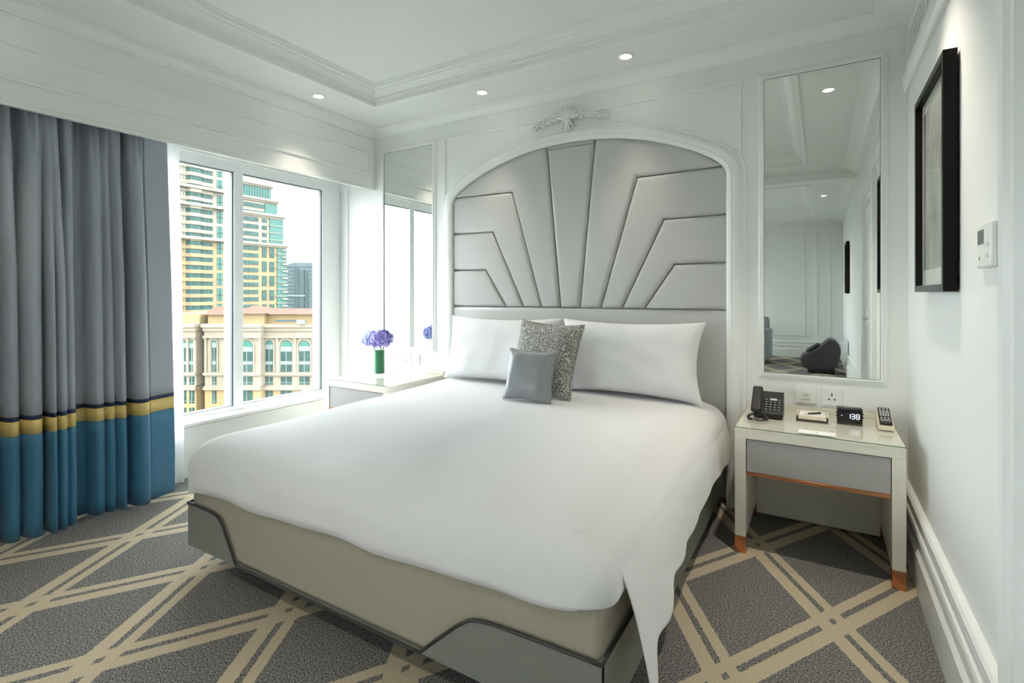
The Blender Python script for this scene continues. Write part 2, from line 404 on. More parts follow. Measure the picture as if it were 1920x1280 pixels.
# door with a deep stepped casing in the right wall, just at the picture edge
def door():
    r = sroot('door_1', (XR, 1.05, 0))
    cp = [(0, 0), (0, 0.030), (0.018, 0.040), (0.034, 0.036), (0.040, 0.024), (0.075, 0.024), (0.082, 0.034), (0.100, 0.034), (0.106, 0.020), (0.150, 0.016), (0.156, 0.028), (0.178, 0.030), (0.185, 0.0)]
    build('door_casing', MB().sweep([(XR, 1.535, 0), (XR, 1.535, 2.19), (XR, 0.45, 2.19), (XR, 0.45, 0)], (-1, 0, 0), [(-a_, b_) for a_, b_ in cp]), M_trim, r, smooth=True, auto=30)
    box('door_leaf', M_door, r, XR - 0.012, XR - 0.002, 0.636, 1.349, 0.005, 2.004)
    for z0, z1 in ((0.25, 0.95), (1.08, 1.85)):
        build('door_panel', MB().sweep([(XR - 0.012, 0.75, z0), (XR - 0.012, 1.24, z0), (XR - 0.012, 1.24, z1), (XR - 0.012, 0.75, z1)], (-1, 0, 0), pt, True), M_door, r)
    build('door_handle', MB().cyl((XR - 0.05, 0.72, 1.0), 0.012, 0.04, 12, axis='x').box(XR - 0.055, XR - 0.04, 0.71, 0.83, 0.99, 1.012), M_plate, r)
door()

# windows: white frames, dark gaskets, glass panes
def window(name, ya, yb, mull, zt=2.16):
    r = sroot(name, (XW, ya, 0.36))
    zb = 0.36; f0, f1 = XW - 0.08, XW
    edges = [ya] + mull + [yb]
    gl = XW - 0.03
    fr = MB(); fr.box(f0, f1, ya, yb, zt - 0.035, zt + 0.09); fr.box(f0, f1, ya, yb, zb - 0.03, zb + 0.03)
    build('frame_rail', fr, M_frame, r)
    cols = []
    for i, e in enumerate(edges):
        if i == 0: a, b = e, e + 0.06
        elif i == len(edges) - 1: a, b = e - 0.19, e
        else: a, b = e - 0.035, e + 0.035
        cols.append((a, b))
        build('mullion', MB().box(f0, f1 + 0.004, a, b, zb, zt).box(f0 - 0.05, f0, a, b, zb, zt), M_frame, r, bevel=0.003)
    for (a0, a1), (b0, b1) in zip(cols, cols[1:]):
        z0, z1 = zb + 0.03, zt - 0.035
        g = MB(); e = 0.010
        g.box(f1 - 0.03, f1 - 0.006, b0 - e, b0, z0, z1).box(f1 - 0.03, f1 - 0.006, a1, b0, z1 - 0.006, z1).box(f1 - 0.03, f1 - 0.006, a1, b0, z0, z0 + 0.004)
        p = build('pane', MB().box(gl - 0.004, gl + 0.004, a1, b0, z0, z1), M_pane, r)
        build('gasket', g, M_gasket, p)
    return r
window('window_1', WIN[0], WIN[1], [0.665, 1.445, 2.225])
window('window_added', WIN_ADDED[0], WIN_ADDED[1], [-4.1, -3.3, -2.5])  # unseen rear window, added to let more daylight into the room

# ------------------------------------------------------------------ ceiling downlights
def downlight(x, y, label, energy=LAMP_W, cone=58):
    r = thing('downlight', label, 'ceiling light', (x, y, ZS), 'recessed ceiling downlights')
    build('trim_ring', MB().lathe([(0.030, 0.004), (0.032, -0.004), (0.046, -0.006), (0.052, -0.002), (0.052, 0.0005)], (x, y, ZS), 28), M_lampm, r, smooth=True)
    build('bulb', MB().lathe([(0.0, -0.0015), (0.031, -0.0015), (0.031, 0.002)], (x, y, ZS), 24), M_lamp, r)
    l = bpy.data.lights.new('downlight_beam', 'SPOT'); l.energy = energy; l.color = LAMP_COL; l.spot_size = math.radians(cone); l.spot_blend = 1.0; l.shadow_soft_size = 0.03
    lo = bpy.data.objects.new('beam', l); C.objects.link(lo); lo.parent = r; lo.location = (0, 0, -0.02)
    return r
downlight(-3.04, 2.40, 'round downlight in the soffit beside the window pelmet', LAMP_W, 84)
downlight(-2.01, 2.94, 'round downlight in the soffit above the left bed pillow')
downlight(-0.98, 2.93, 'round downlight in the soffit right of the shell ornament')
downlight(0.05, 2.22, 'downlight over the framed picture, seen in the right mirror', LAMP_W * 3.0, 84)
downlight(-3.04, 0.75, 'round downlight in the soffit above the curtain')
downlight(-1.45, -0.32, 'round downlight in the soffit behind the camera', LAMP_W * 3.5, 100)
downlight(0.05, -2.19, 'downlight of the rear lounge, seen deep in the right mirror')
downlight(-1.45, -4.45, 'downlight near the rear panelled wall')
downlight(-3.04, -2.2, 'downlight over the added rear window')

# ------------------------------------------------------------------ mirrors
def mirror(xa, xb, label):
    za, zb = 0.783, 2.414
    r = thing('wall_mirror', label, 'mirror', ((xa + xb) / 2, YB, za), 'tall mirrors either side of the bed')
    build('mirror_glass', MB().box(xa, xb, YB - 0.006, YB - 0.001, za, zb), M_mirror, r)
    build('mirror_frame', MB().sweep([(xa, YB, za), (xb, YB, za), (xb, YB, zb), (xa, YB, zb)], (0, -1, 0), [(-0.028, 0), (-0.028, 0.006), (-0.020, 0.011), (-0.012, 0.010), (-0.008, 0.017), (0.001, 0.017), (0.001, 0)], True), M_trim, r, smooth=True, auto=30)
    e = 0.003
    build('edge_strip', MB().sweep([(xa, YB - 0.006, za), (xb, YB - 0.006, za), (xb, YB - 0.006, zb), (xa, YB - 0.006, zb)], (0, -1, 0), [(0, 0), (0, 0.001), (e, 0.001), (e, 0)], True), M_gasket, r)
mirror(-0.267, 0.265, 'tall wall mirror above the bedside table with the telephone')
mirror(-3.178, -2.641, 'tall wall mirror behind the vase of hydrangeas')

# ------------------------------------------------------------------ headboard
HBY = 3.185
def poly_inset(poly, d):
    n = len(poly); out = []
    for i in range(n):
        p = Vector(poly[i]); a = Vector(poly[i - 1]); b = Vector(poly[(i + 1) % n])
        d1 = (p - a).normalized(); d2 = (b - p).normalized()
        n1 = Vector((-d1.y, d1.x)); n2 = Vector((-d2.y, d2.x)); s = n1 + n2
        k = max(0.6, s.dot(n1)); out.append(tuple(p + s / k * d))
    return out
def area(poly): return 0.5 * sum(poly[i - 1][0] * poly[i][1] - poly[i][0] * poly[i - 1][1] for i in range(len(poly)))
def cushion_panel(name, poly, m, parent, y0, depth):
    if area(poly) < 0: poly = poly[::-1]
    steps = [(0.0, 0.35), (0.003, 0.62), (0.009, 0.86), (0.019, 0.97), (0.034, 1.0)]
    mb = MB(); n = len(poly)
    rings = [[(q[0], y0, q[1]) for q in poly_inset(poly, 0.0015)]]
    for ins, dp in steps: rings.append([(q[0], y0 - depth * dp, q[1]) for q in poly_inset(poly, 0.0015 + ins)])
    vs_ = [p for r in rings for p in r]; fs = []
    for k in range(len(rings) - 1):
        for i in range(n): fs.append((k * n + i, k * n + (i + 1) % n, (k + 1) * n + (i + 1) % n, (k + 1) * n + i))
    fs.append(tuple((len(rings) - 1) * n + i for i in range(n)))
    return build(name, mb.add(vs_, fs), m, parent, smooth=True, auto=50)
def headboard():
    r = thing('headboard', 'arched grey satin headboard with quilted sunburst panels', 'headboard', (BC, HBY, 0.0))
    cx = BC + 0.003; k = AS
    def X(d): return cx + d * k
    def Z(z): return 1.22 + (z - 1.22) * k
    ap = arch_pts(-0.004, 0.3)
    build('backing', MB().prism(ap, lambda p, t: (p[0], t, p[1]), HBY + 0.01, HBY + 0.07), M_hbseam, r)
    zb = Z(1.129); W_ = 0.996
    Lw, Rw = cx - W_, cx + W_
    box_rail = [(Lw, 0.3), (Rw, 0.3), (Rw, zb), (Lw, zb)]
    cushion_panel('lower_rail', box_rail, M_hb, r, HBY + 0.012, 0.034)
    A = [((X(s_ * 0.98)), s_) for s_ in (-1, 1)]
    arc = [(x, z) for x, z in arch_pts(-0.004, 0.3)][1:-1]       # left foot .. right foot
    def arc_between(xa, za, xb, zb_):
        """arch points strictly between two given points on the arch (left to right)"""
        return [p for p in arc if xa + 0.004 < p[0] < xb - 0.004]
    def arch_z(x):
        for p, q in zip(arc, arc[1:]):
            if p[0] <= x <= q[0]: return p[1] + (q[1] - p[1]) * (x - p[0]) / max(1e-6, q[0] - p[0])
        return arc[0][1]
    K1 = [(0.98, 1.399), (0.677, 1.397), (0.497, 1.129)]
    K2 = [(0.98, 1.672), (0.615, 1.669), (0.354, 1.129)]
    K3 = [(0.967, 1.947), (0.451, 1.940), (0.214, 1.129)]
    K4 = [(0.174, None), (0.0705, 1.129)]
    for s_ in (-1, 1):
        edge = cx + s_ * W_
        k1 = [(edge, Z(K1[0][1]))] + [(X(s_ * d), Z(z)) for d, z in K1[1:]]
        k2 = [(edge, Z(K2[0][1]))] + [(X(s_ * d), Z(z)) for d, z in K2[1:]]
        k3z = Z(K3[0][1])
        # where the third seam meets the arch
        xs = [p for p in arc if (p[0] - cx) * s_ > 0]
        x3 = edge
        for p, q in zip(arc, arc[1:]):
            if (p[1] - k3z) * (q[1] - k3z) <= 0 and (p[0] - cx) * s_ > 0: x3 = p[0] + (q[0] - p[0]) * (k3z - p[1]) / (q[1] - p[1] + 1e-9)
        k3 = [(x3, k3z)] + [(X(s_ * d), Z(z)) for d, z in K3[1:]]
        x4 = X(s_ * 0.174); k4 = [(x4, arch_z(x4)), (X(s_ * 0.0705), zb)]
        low = [p for p in arc if p[1] < k3z - 0.003 and (p[0] - cx) * s_ > 0]
        low.sort(key=lambda p: p[1])
        low = [p for p in low if math.hypot(p[0] - x3, p[1] - k3z) > 0.05]
        cushion_panel('panel', [(edge, zb), k1[2], k1[1], k1[0]], M_hb, r, HBY + 0.012, 0.034)
        cushion_panel('panel', [k1[0], k1[1], k1[2], k2[2], k2[1], k2[0]], M_hb, r, HBY + 0.012, 0.034)
        cushion_panel('panel', [k2[0], k2[1], k2[2], k3[2], k3[1], k3[0]] + low[::-1], M_hb, r, HBY + 0.012, 0.034)
        up = [p for p in arc if p[1] > k3z + 0.003 and abs(p[0] - cx) > abs(x4 - cx) + 0.004 and (p[0] - cx) * s_ > 0]
        up.sort(key=lambda p: -abs(p[0] - cx))
        up = [p for p in up if math.hypot(p[0] - x3, p[1] - k3z) > 0.09 and abs(p[0] - x4) > 0.05]
        cushion_panel('panel', [k3[0], k3[1], k3[2], k4[1], k4[0]] + up[::-1], M_hb, r, HBY + 0.012, 0.034)
    xa, xb = X(-0.174), X(0.174)
    top = [p for p in arc if xa + 0.004 < p[0] < xb - 0.004]
    cushion_panel('panel', [(X(-0.0705), zb), (X(0.0705), zb), (xb, arch_z(xb))] + top[::-1] + [(xa, arch_z(xa))], M_hb, r, HBY + 0.012, 0.034)
headboard()

# ------------------------------------------------------------------ bed
def smooth_path(pts, n=6):
    """Catmull-Rom through 2-D/3-D points"""
    P_ = [Vector(p) for p in pts]; out = []
    for i in range(len(P_) - 1):
        p0, p1, p2, p3 = P_[max(i - 1, 0)], P_[i], P_[i + 1], P_[min(i + 2, len(P_) - 1)]
        for k in range(n):
            t = k / n; out.append(0.5 * ((2 * p1) + (p2 - p0) * t + (2 * p0 - 5 * p1 + 4 * p2 - p3) * t * t + (3 * p1 - p0 - 3 * p2 + p3) * t ** 3))
    out.append(P_[-1]); return out
BX0, BX1, BY0, BY1 = BC - 0.980, BC + 0.980, 1.22, 3.145
def bed():
    r = thing('bed', 'king-size bed with cream upholstered base and grey corner panels', 'bed', (BC, 2.2, 0))
    build('base', MB().box(BX0 + 0.01, BX1 - 0.01, BY0 + 0.012, BY1, 0.10, 0.41), M_base, r, bevel=0.02)
    build('plinth', MB().box(BX0 + 0.16, BX1 - 0.16, BY0 + 0.2, BY1, 0.0, 0.10), M_plinth, r)
    build('mattress', MB().box(BX0 + 0.05, BX1 - 0.05, BY0 + 0.05, BY1, 0.41, 0.575), M_linen, r, bevel=0.05, seg=4)
    zt, zb = 0.283, 0.094
    def xz_panel(d0, d1, mirror):
        """grey corner panel on the front face; outer edge at d0, foot of its curved edge at d1"""
        crv = smooth_path([(d0, zt), (d0 + (d1 - d0) * 0.40, zt - 0.002), (d0 + (d1 - d0) * 0.62, zt - 0.010), (d0 + (d1 - d0) * 0.72, zt - 0.035), (d0 + (d1 - d0) * 0.86, zt - 0.105), (d1, zb + 0.006)], 6)
        return [(p.x, p.y) for p in crv]
    left = xz_panel(BX0, BX0 + 0.372, 1); right = xz_panel(BX1, BX1 - 0.60, -1)
    for crv in (left, right):
        poly = [(crv[0][0], zb)] + crv
        build('corner_panel', MB().prism(poly, lambda p, t: (p[0], t, p[1]), BY0, BY0 + 0.02), M_bpanel, r, bevel=0.002)
    for s_, xx in ((1, BX1), (-1, BX0)):
        build('side_panel', MB().box(xx - s_ * 0.02, xx, BY0 + 0.001, BY1, zb, zt), M_bpanel, r, bevel=0.002)
        build('piping', MB().tube([(xx + s_ * 0.001, BY0, zt + 0.003), (xx + s_ * 0.001, BY1, zt + 0.003)], 0.005, 8), M_pipe, r)
    strip = MB().box(left[-1][0], right[-1][0], BY0 + 0.002, BY0 + 0.02, zb, zb + 0.010)
    build('bottom_rail', strip, M_bpanel, r)
    path = [(p[0], BY0 - 0.001, p[1] + 0.003) for p in left] + [(p[0], BY0 - 0.001, p[1] + 0.003) for p in right[::-1]]
    build('piping', MB().tube(path, 0.005, 8), M_pipe, r, smooth=True)
bed()

def duvet():
    r = thing('duvet', 'smooth white duvet spread over the bed, corner hanging down at right', 'duvet', (BC, 2.1, 0.42))
    x0, x1, y0, yh = BX0 - 0.022, BX1 + 0.022, BY0 - 0.025, 3.11
    R0 = 0.09
    nS, nC, nF = 46, 12, 60
    def ring(ins):
        xa, xb, ya = x0 + ins, x1 - ins, y0 + ins; rc = max(0.004, R0 - ins * 0.3) if ins < 0.9 else 0.002
        rc = min(rc, (xb - xa) / 2 - 0.0005) if xb - xa > 0.003 else 0.0005
        pts = []
        for i in range(nS): pts.append((xa, yh + (ya + rc - yh) * i / nS, (-1, 0)))
        for i in range(nC + 1): a = PI + (PI / 2) * i / nC; pts.append((xa + rc + rc * math.cos(a), ya + rc + rc * math.sin(a), (math.cos(a), math.sin(a))))
        for i in range(1, nF): pts.append((xa + rc + (xb - xa - 2 * rc) * i / nF, ya, (0, -1)))
        for i in range(nC + 1): a = 1.5 * PI + (PI / 2) * i / nC; pts.append((xb - rc + rc * math.cos(a), ya + rc + rc * math.sin(a), (math.cos(a), math.sin(a))))
        for i in range(1, nS + 1): pts.append((xb, ya + rc + (yh - ya - rc) * i / nS, (1, 0)))
        return pts
    def ztop(x, y):
        dx = min(x - x0, x1 - x); dy = y - y0
        z = 0.600 + 0.018 * max(0, min(1, (y - 2.2) / 0.8))
        z += 0.012 * noise.noise(Vector((x * 1.9, y * 1.5, 3.1))) + 0.006 * noise.noise(Vector((x * 4.5 + y * 2.5, y * 3.0, 1.7)))
        return z
    base = ring(0.0); N = len(base)
    iL = nS; iF0 = nS + nC; iF1 = nS + nC + nF; iR = iF1 + nC
    rows = []
    insets = [1.0015, 0.93, 0.8, 0.65, 0.5, 0.38, 0.29, 0.22, 0.165]
    for ins in insets:
        rows.append([(x, y, ztop(x, y) - 0.020 * max(0, 1 - ins / 0.45) ** 2) for x, y, n_ in ring(ins)])
    # rounded shoulder, then the fall
    for ph in (10, 25, 40, 55, 70, 83):
        a = math.radians(ph); ins = 0.135 * (1 - math.sin(a)); dz = 0.125 * (1 - math.cos(a))
        rows.append([(x, y, ztop(x, y) - 0.022 - dz) for x, y, n_ in ring(ins)])
    def hem(i):
        x, y, n_ = base[i]
        if i <= iL: return 0.27
        if i < iF0: return 0.30 + 0.045 * (i - iL) / nC
        if i <= iF1:
            t = (i - iF0) / nF
            z = 0.345 + 0.035 * min(1, t * 1.05) + 0.03 * max(0, (t - 0.9) / 0.1) ** 2 + 0.006 * math.sin(t * 17)
            return z
        if i < iR: return 0.410
        return 0.41 - 0.08 * min(1, max(0, y - y0 - 0.25) / 0.3)
    for t in (0.12, 0.28, 0.46, 0.64, 0.82, 0.94, 1.0):
        row = []
        for i, (x, y, n_) in enumerate(base):
            zs = ztop(x, y) - 0.022 - 0.125; h = hem(i); z = zs + (h - zs) * t
            out = 0.004 * math.sin(i * 0.55) * t
            if i > iF1: out -= 0.02 * max(0, t - 0.7) / 0.3
            elif i > iF0: out -= 0.02 * max(0, t - 0.7) / 0.3
            row.append((x + n_[0] * out, y + n_[1] * out, z))
        rows.append(row)
    last = rows[-1]                                      # turn the hem in so the cloth has thickness
    rows.append([(x - base[i][2][0] * 0.016, y - base[i][2][1] * 0.016, z + 0.004) for i, (x, y, z) in enumerate(last)])
    rows.append([(x - base[i][2][0] * 0.018, y - base[i][2][1] * 0.018, z + 0.05) for i, (x, y, z) in enumerate(last)])
    mb = MB(); vs_ = [p for row in rows for p in row]; fs = []
    for k in range(len(rows) - 1):
        for i in range(N - 1): fs.append((k * N + i, (k + 1) * N + i, (k + 1) * N + i + 1, k * N + i + 1))
    mb.add(vs_, fs)
    build('cover', mb, M_linen, r, smooth=True, sub=1)
    # the side of the duvet hangs as a loose sheet whose front corner droops almost to the floor
    HEM = [(1.30, 0.15), (1.36, 0.21), (1.45, 0.24), (1.56, 0.252), (1.73, 0.295), (2.0, 0.298), (2.25, 0.318), (2.5, 0.338), (2.8, 0.318), (3.11, 0.31)]
    def hemz(y):
        for (a, za), (b, zb) in zip(HEM, HEM[1:]):
            if y <= b: return za + (zb - za) * (y - a) / (b - a)
        return HEM[-1][1]
    sh = MB(); ny, nz = 90, 16
    for i in range(ny + 1):
        yy = 1.315 + (3.10 - 1.315) * (i / ny) ** 1.15
        k = max(0.0, 1 - (yy - 1.315) / 0.7); h = hemz(yy) + 0.006 * math.sin(yy * 27)
        for j in range(nz + 1):
            t = j / nz; z = 0.505 + (h - 0.505) * t
            x = x1 - 0.028 * (1 - t) ** 4 + 0.010 + 0.016 * t + 0.055 * k ** 1.2 * t ** 1.3 + (0.004 + 0.008 * k) * t * math.sin((yy - 1.3) * 24 + 0.8)
            y_ = yy + 0.06 * k ** 3 * t * (1 - t) - 0.02 * k ** 2 * t
            sh.v.append((x, y_, z))
    for i in range(ny):
        for j in range(nz): sh.f.append((i * (nz + 1) + j, (i + 1) * (nz + 1) + j, (i + 1) * (nz + 1) + j + 1, i * (nz + 1) + j + 1))
    o = build('side_fall', sh, M_linen, r, smooth=True)
    sd = o.modifiers.new('solid', 'SOLIDIFY'); sd.thickness = 0.006; sd.offset = 0
    o.modifiers.new('sub', 'SUBSURF').render_levels = 1
duvet()

def pillow_mesh(w_, h, t, nx=30, nz=22, pinch=0.07, seed=0, flange=0.0, wrinkle=0.012):
    """upright pillow in local x (width), z (height 0..h), y (thickness)"""
    mb = MB(); N = (nx + 1) * (nz + 1)
    for side in (-1, 1):
        for j in range(nz + 1):
            for i in range(nx + 1):
                a = -1 + 2 * i / nx; b = -1 + 2 * j / nz
                a = math.sin(a * PI / 2) * 0.5 + a * 0.5; b = math.sin(b * PI / 2) * 0.5 + b * 0.5
                x = a * w_ / 2 * (1 - pinch * (1 - b * b) * abs(a) ** 3 * 0.9); z = b * h / 2 * (1 - pinch * (1 - a * a) * abs(b) ** 3)
                e = (1 - a ** 4) * (1 - b ** 4); th = t / 2 * max(0, e) ** 0.55
                th += wrinkle * noise.noise(Vector((a * 3.2 + seed, b * 2.6, side * 2.0))) * min(1, e * 2.0)
                th = max(th, 0.004)
                mb.v.append((x, side * th, z + h / 2))
        off = 0 if side == -1 else N
        for j in range(nz):
            for i in range(nx):
                q = (off + j * (nx + 1) + i, off + j * (nx + 1) + i + 1, off + (j + 1) * (nx + 1) + i + 1, off + (j + 1) * (nx + 1) + i)
                mb.f.append(q if side == -1 else q[::-1])
    rim = [i for i in range(nx + 1)] + [(j) * (nx + 1) + nx for j in range(1, nz + 1)] + [nz * (nx + 1) + i for i in range(nx - 1, -1, -1)] + [j * (nx + 1) for j in range(nz - 1, 0, -1)]
    for k in range(len(rim)):
        a, b = rim[k], rim[(k + 1) % len(rim)]
        mb.f.append((a, a + N, b + N, b))
    return mb
def place_pillow(name, label, cat, mb, m, loc, rx, rz, ry=0, group=None, parts=None):
    o = build(name, mb, m, None, smooth=True, sub=1); o.location = loc; o.rotation_euler = (rx, ry, rz)
    if parts:                                            # a corded welt around the edge: (width, height, pinch, radius, material)
        w_, h, pn, rad, wm = parts; pts = []
        for k in range(96):
            q = (k % 24) / 12.0 - 1; a, b = ((q, -1), (1, q), (-q, 1), (-1, -q))[k // 24]
            pts.append((a * w_ / 2 * (1 - pn * (1 - b * b) * abs(a) ** 3 * 0.9), 0, b * h / 2 * (1 - pn * (1 - a * a) * abs(b) ** 3) + h / 2))
        wl = build('welt', MB().tube(pts + pts[:1], rad, 8, False), wm, None, smooth=True); wl.parent = o
    return tag(o, label, cat, group)
G_ = 'white bed pillows leaning on the headboard'
place_pillow('pillow', 'wide white pillow propped on the left half of the headboard', 'pillow', pillow_mesh(0.895, 0.46, 0.20, pinch=0.11, seed=1), M_linen, (-1.893, 2.935, 0.614), math.radians(-13), math.radians(1), 0, G_)
place_pillow('pillow', 'wide white pillow propped on the right half of the headboard', 'pillow', pillow_mesh(0.895, 0.46, 0.20, pinch=0.11, seed=5), M_linen, (-0.992, 2.935, 0.614), math.radians(-13), math.radians(-1), 0, G_)
place_pillow('cushion', 'large square cushion in black and white spotted weave', 'cushion', pillow_mesh(0.445, 0.45, 0.15, 22, 22, 0.10, 3, wrinkle=0.006), M_spot, (-1.435, 2.68, 0.618), math.radians(-17), math.radians(-5), math.radians(3), None, (0.445, 0.45, 0.10, 0.006, M_spot))
place_pillow('cushion', 'small plain grey satin cushion in front of the spotted one', 'cushion', pillow_mesh(0.30, 0.295, 0.11, 20, 20, 0.10, 8, wrinkle=0.004), M_satin, (-1.422, 2.525, 0.612), math.radians(-14), math.radians(4), math.radians(1.5), None, (0.30, 0.295, 0.10, 0.004, M_satin))

# ------------------------------------------------------------------ bedside tables
def bedside(xa, xb, yf, yb, label):
    zt = 0.594; lw = 0.048
    r = thing('bedside_table', label, 'bedside table', ((xa + xb) / 2, (yf + yb) / 2, 0), 'cream lacquer bedside tables')
    build('carcass', MB().box(xa, xb, yf, yb, 0.540, zt - 0.006).box(xa, xa + lw, yf, yb, 0.078, 0.540).box(xb - lw, xb, yf, yb, 0.078, 0.540).box(xa + lw, xb - lw, yf + 0.03, yb, 0.36, 0.39), M_lacq, r, bevel=0.002)
    build('back_panel', MB().box(xa + lw, xb - lw, yb - 0.02, yb, 0.012, 0.36), M_lacq, r)
    build('upstand', MB().box(xa, xb, yb - 0.001, yb + 0.018, 0.3, zt + 0.022), M_lacq, r)
    g = build('glass_top', MB().box(xa - 0.002, xb + 0.002, yf - 0.003, yb - 0.002, zt - 0.006, zt), M_topglass, r)
    e = 0.0006
    build('glass_edge', MB().box(xa - 0.002, xb + 0.002, yf - 0.003 - e, yf - 0.003, zt - 0.005, zt - 0.001), M_glassedge, g)
    d = build('drawer', MB().box(xa + lw + 0.003, xb - lw - 0.003, yf + 0.006, yf + 0.4, 0.386, 0.536), M_drawer, r, bevel=0.0015)
    build('copper_pull', MB().box(xa + lw + 0.003, xb - lw - 0.003, yf + 0.002, yf + 0.03, 0.370, 0.385), M_copper, d, bevel=0.001)
    for x in (xa, xb - lw):
        for y in (yf, yb - 0.05):
            build('foot', MB().box(x, x + lw, y, y + 0.05, 0.0, 0.078), M_copper, r, bevel=0.001)
    return r
RT = (-0.346, 0.305, 2.628, 3.150)
LT = (-3.157, -2.515, 2.548, 3.150)
bedside(*RT, 'cream bedside table with grey drawer below the right mirror')
bedside(*LT, 'cream bedside table beside the window, mostly hidden by the bed')
TOP = 0.5945

def phone():
    x0, x1, yf, yb = -0.300, -0.158, 2.885, 3.02
    r = thing('telephone', 'black corded telephone with keypad on the bedside table', 'telephone', ((x0 + x1) / 2, 2.95, TOP))
    body = [(yf, TOP), (yb, TOP), (yb, TOP + 0.112), (yb - 0.02, TOP + 0.112), (yf, TOP + 0.022)]
    build('body', MB().prism(body, lambda p, t: (t, p[0], p[1]), x0 + 0.01, x1), M_black, r, bevel=0.004)
    # unit vectors of the sloping face
    a = Vector((0, yf, TOP + 0.022)); b = Vector((0, yb - 0.02, TOP + 0.112)); d = (b - a); Ls = d.length; d.normalize(); nn = Vector((0, -d.z, d.y))
    def face(x, t, h=0.0): p = a + d * t + nn * h; return (x, p.y, p.z)
    def slab(mb, xa, xb, ta, tb, h0, h1):
        return mb.add([face(xa, ta, h0), face(xb, ta, h0), face(xb, tb, h0), face(xa, tb, h0), face(xa, ta, h1), face(xb, ta, h1), face(xb, tb, h1), face(xa, tb, h1)],
                      [(0, 3, 2, 1), (4, 5, 6, 7), (0, 1, 5, 4), (1, 2, 6, 5), (2, 3, 7, 6), (3, 0, 4, 7)])
    h = MB(); slab(h, x0 - 0.002, x0 + 0.046, -0.010, Ls + 0.008, 0.006, 0.034)
    hs = build('handset', h, M_black, r, bevel=0.009, seg=3)
    for i in range(4):
        for j in range(5):
            xk = x0 + 0.060 + i * 0.0195; tk = 0.022 + j * 0.0165
            if j == 4 and i in (1, 2): continue
            k = MB(); slab(k, xk, xk + 0.012, tk, tk + 0.008, -0.001, 0.0025)
            kb = build('key', k, M_black, r)
            p = MB(); slab(p, xk + 0.002, xk + 0.009, tk + 0.0025, tk + 0.0055, 0.0025, 0.0029)
            build('key_print', p, M_key, kb)
    c = MB(); slab(c, x0 + 0.082, x0 + 0.112, 0.090, 0.101, 0, 0.0012); build('label_strip', c, M_key, r)
    # coiled cord: a loop hanging forward of the handset
    loop = smooth_path([(x0 + 0.02, yf + 0.0, TOP + 0.018), (x0 - 0.008, yf - 0.045, TOP + 0.010), (x0 + 0.004, yf - 0.105, TOP + 0.009), (x0 + 0.045, yf - 0.120, TOP + 0.009), (x0 + 0.078, yf - 0.075, TOP + 0.009), (x0 + 0.066, yf - 0.015, TOP + 0.009), (x0 + 0.060, yf + 0.004, TOP + 0.014)], 30)
    pts = []
    for i, p in enumerate(loop):
        t = loop[min(i + 1, len(loop) - 1)] - loop[max(i - 1, 0)]; t.normalize(); sd = t.cross(Vector((0, 0, 1))).normalized(); an = i * 1.25
        pts.append(p + sd * math.cos(an) * 0.0055 + Vector((0, 0, 1)) * math.sin(an) * 0.0055)
    build('coiled_cord', MB().tube(pts, 0.0022, 6), M_black, r, smooth=True)
phone()

def tray():
    x0, x1, y0, y1 = -0.100, 0.036, 2.918, 3.075
    r = thing('memo_tray', 'small beige leather memo tray between telephone and clock', 'tray', ((x0 + x1) / 2, (y0 + y1) / 2, TOP))
    build('tray_body', MB().box(x0, x1, y0, y1, TOP, TOP + 0.008).box(x0, x1, y0, y0 + 0.009, TOP, TOP + 0.024).box(x0, x1, y1 - 0.009, y1, TOP, TOP + 0.024).box(x0, x0 + 0.009, y0, y1, TOP, TOP + 0.024).box(x1 - 0.009, x1, y0, y1, TOP, TOP + 0.024), M_beige, r, bevel=0.0015)
    tag(build('notepaper', MB().box(x0 + 0.011, x1 - 0.011, y0 + 0.011, y1 - 0.011, TOP + 0.0085, TOP + 0.020), M_paper), 'stack of white notepaper lying in the beige memo tray', 'notepaper')
    p = thing('pen', 'black ballpoint pen lying on the white notepaper', 'pen', (-0.04, 2.985, TOP + 0.0245))
    build('barrel', MB().tube([(-0.052, 2.972, TOP + 0.0245), (0.004, 3.018, TOP + 0.0245)], 0.0045, 10), M_black, p, smooth=True, auto=50)
    build('tip', MB().tube([(-0.068, 2.959, TOP + 0.0235), (-0.052, 2.972, TOP + 0.0245)], [0.0012, 0.0042], 10), M_plate, p, smooth=True, auto=50)
tray()

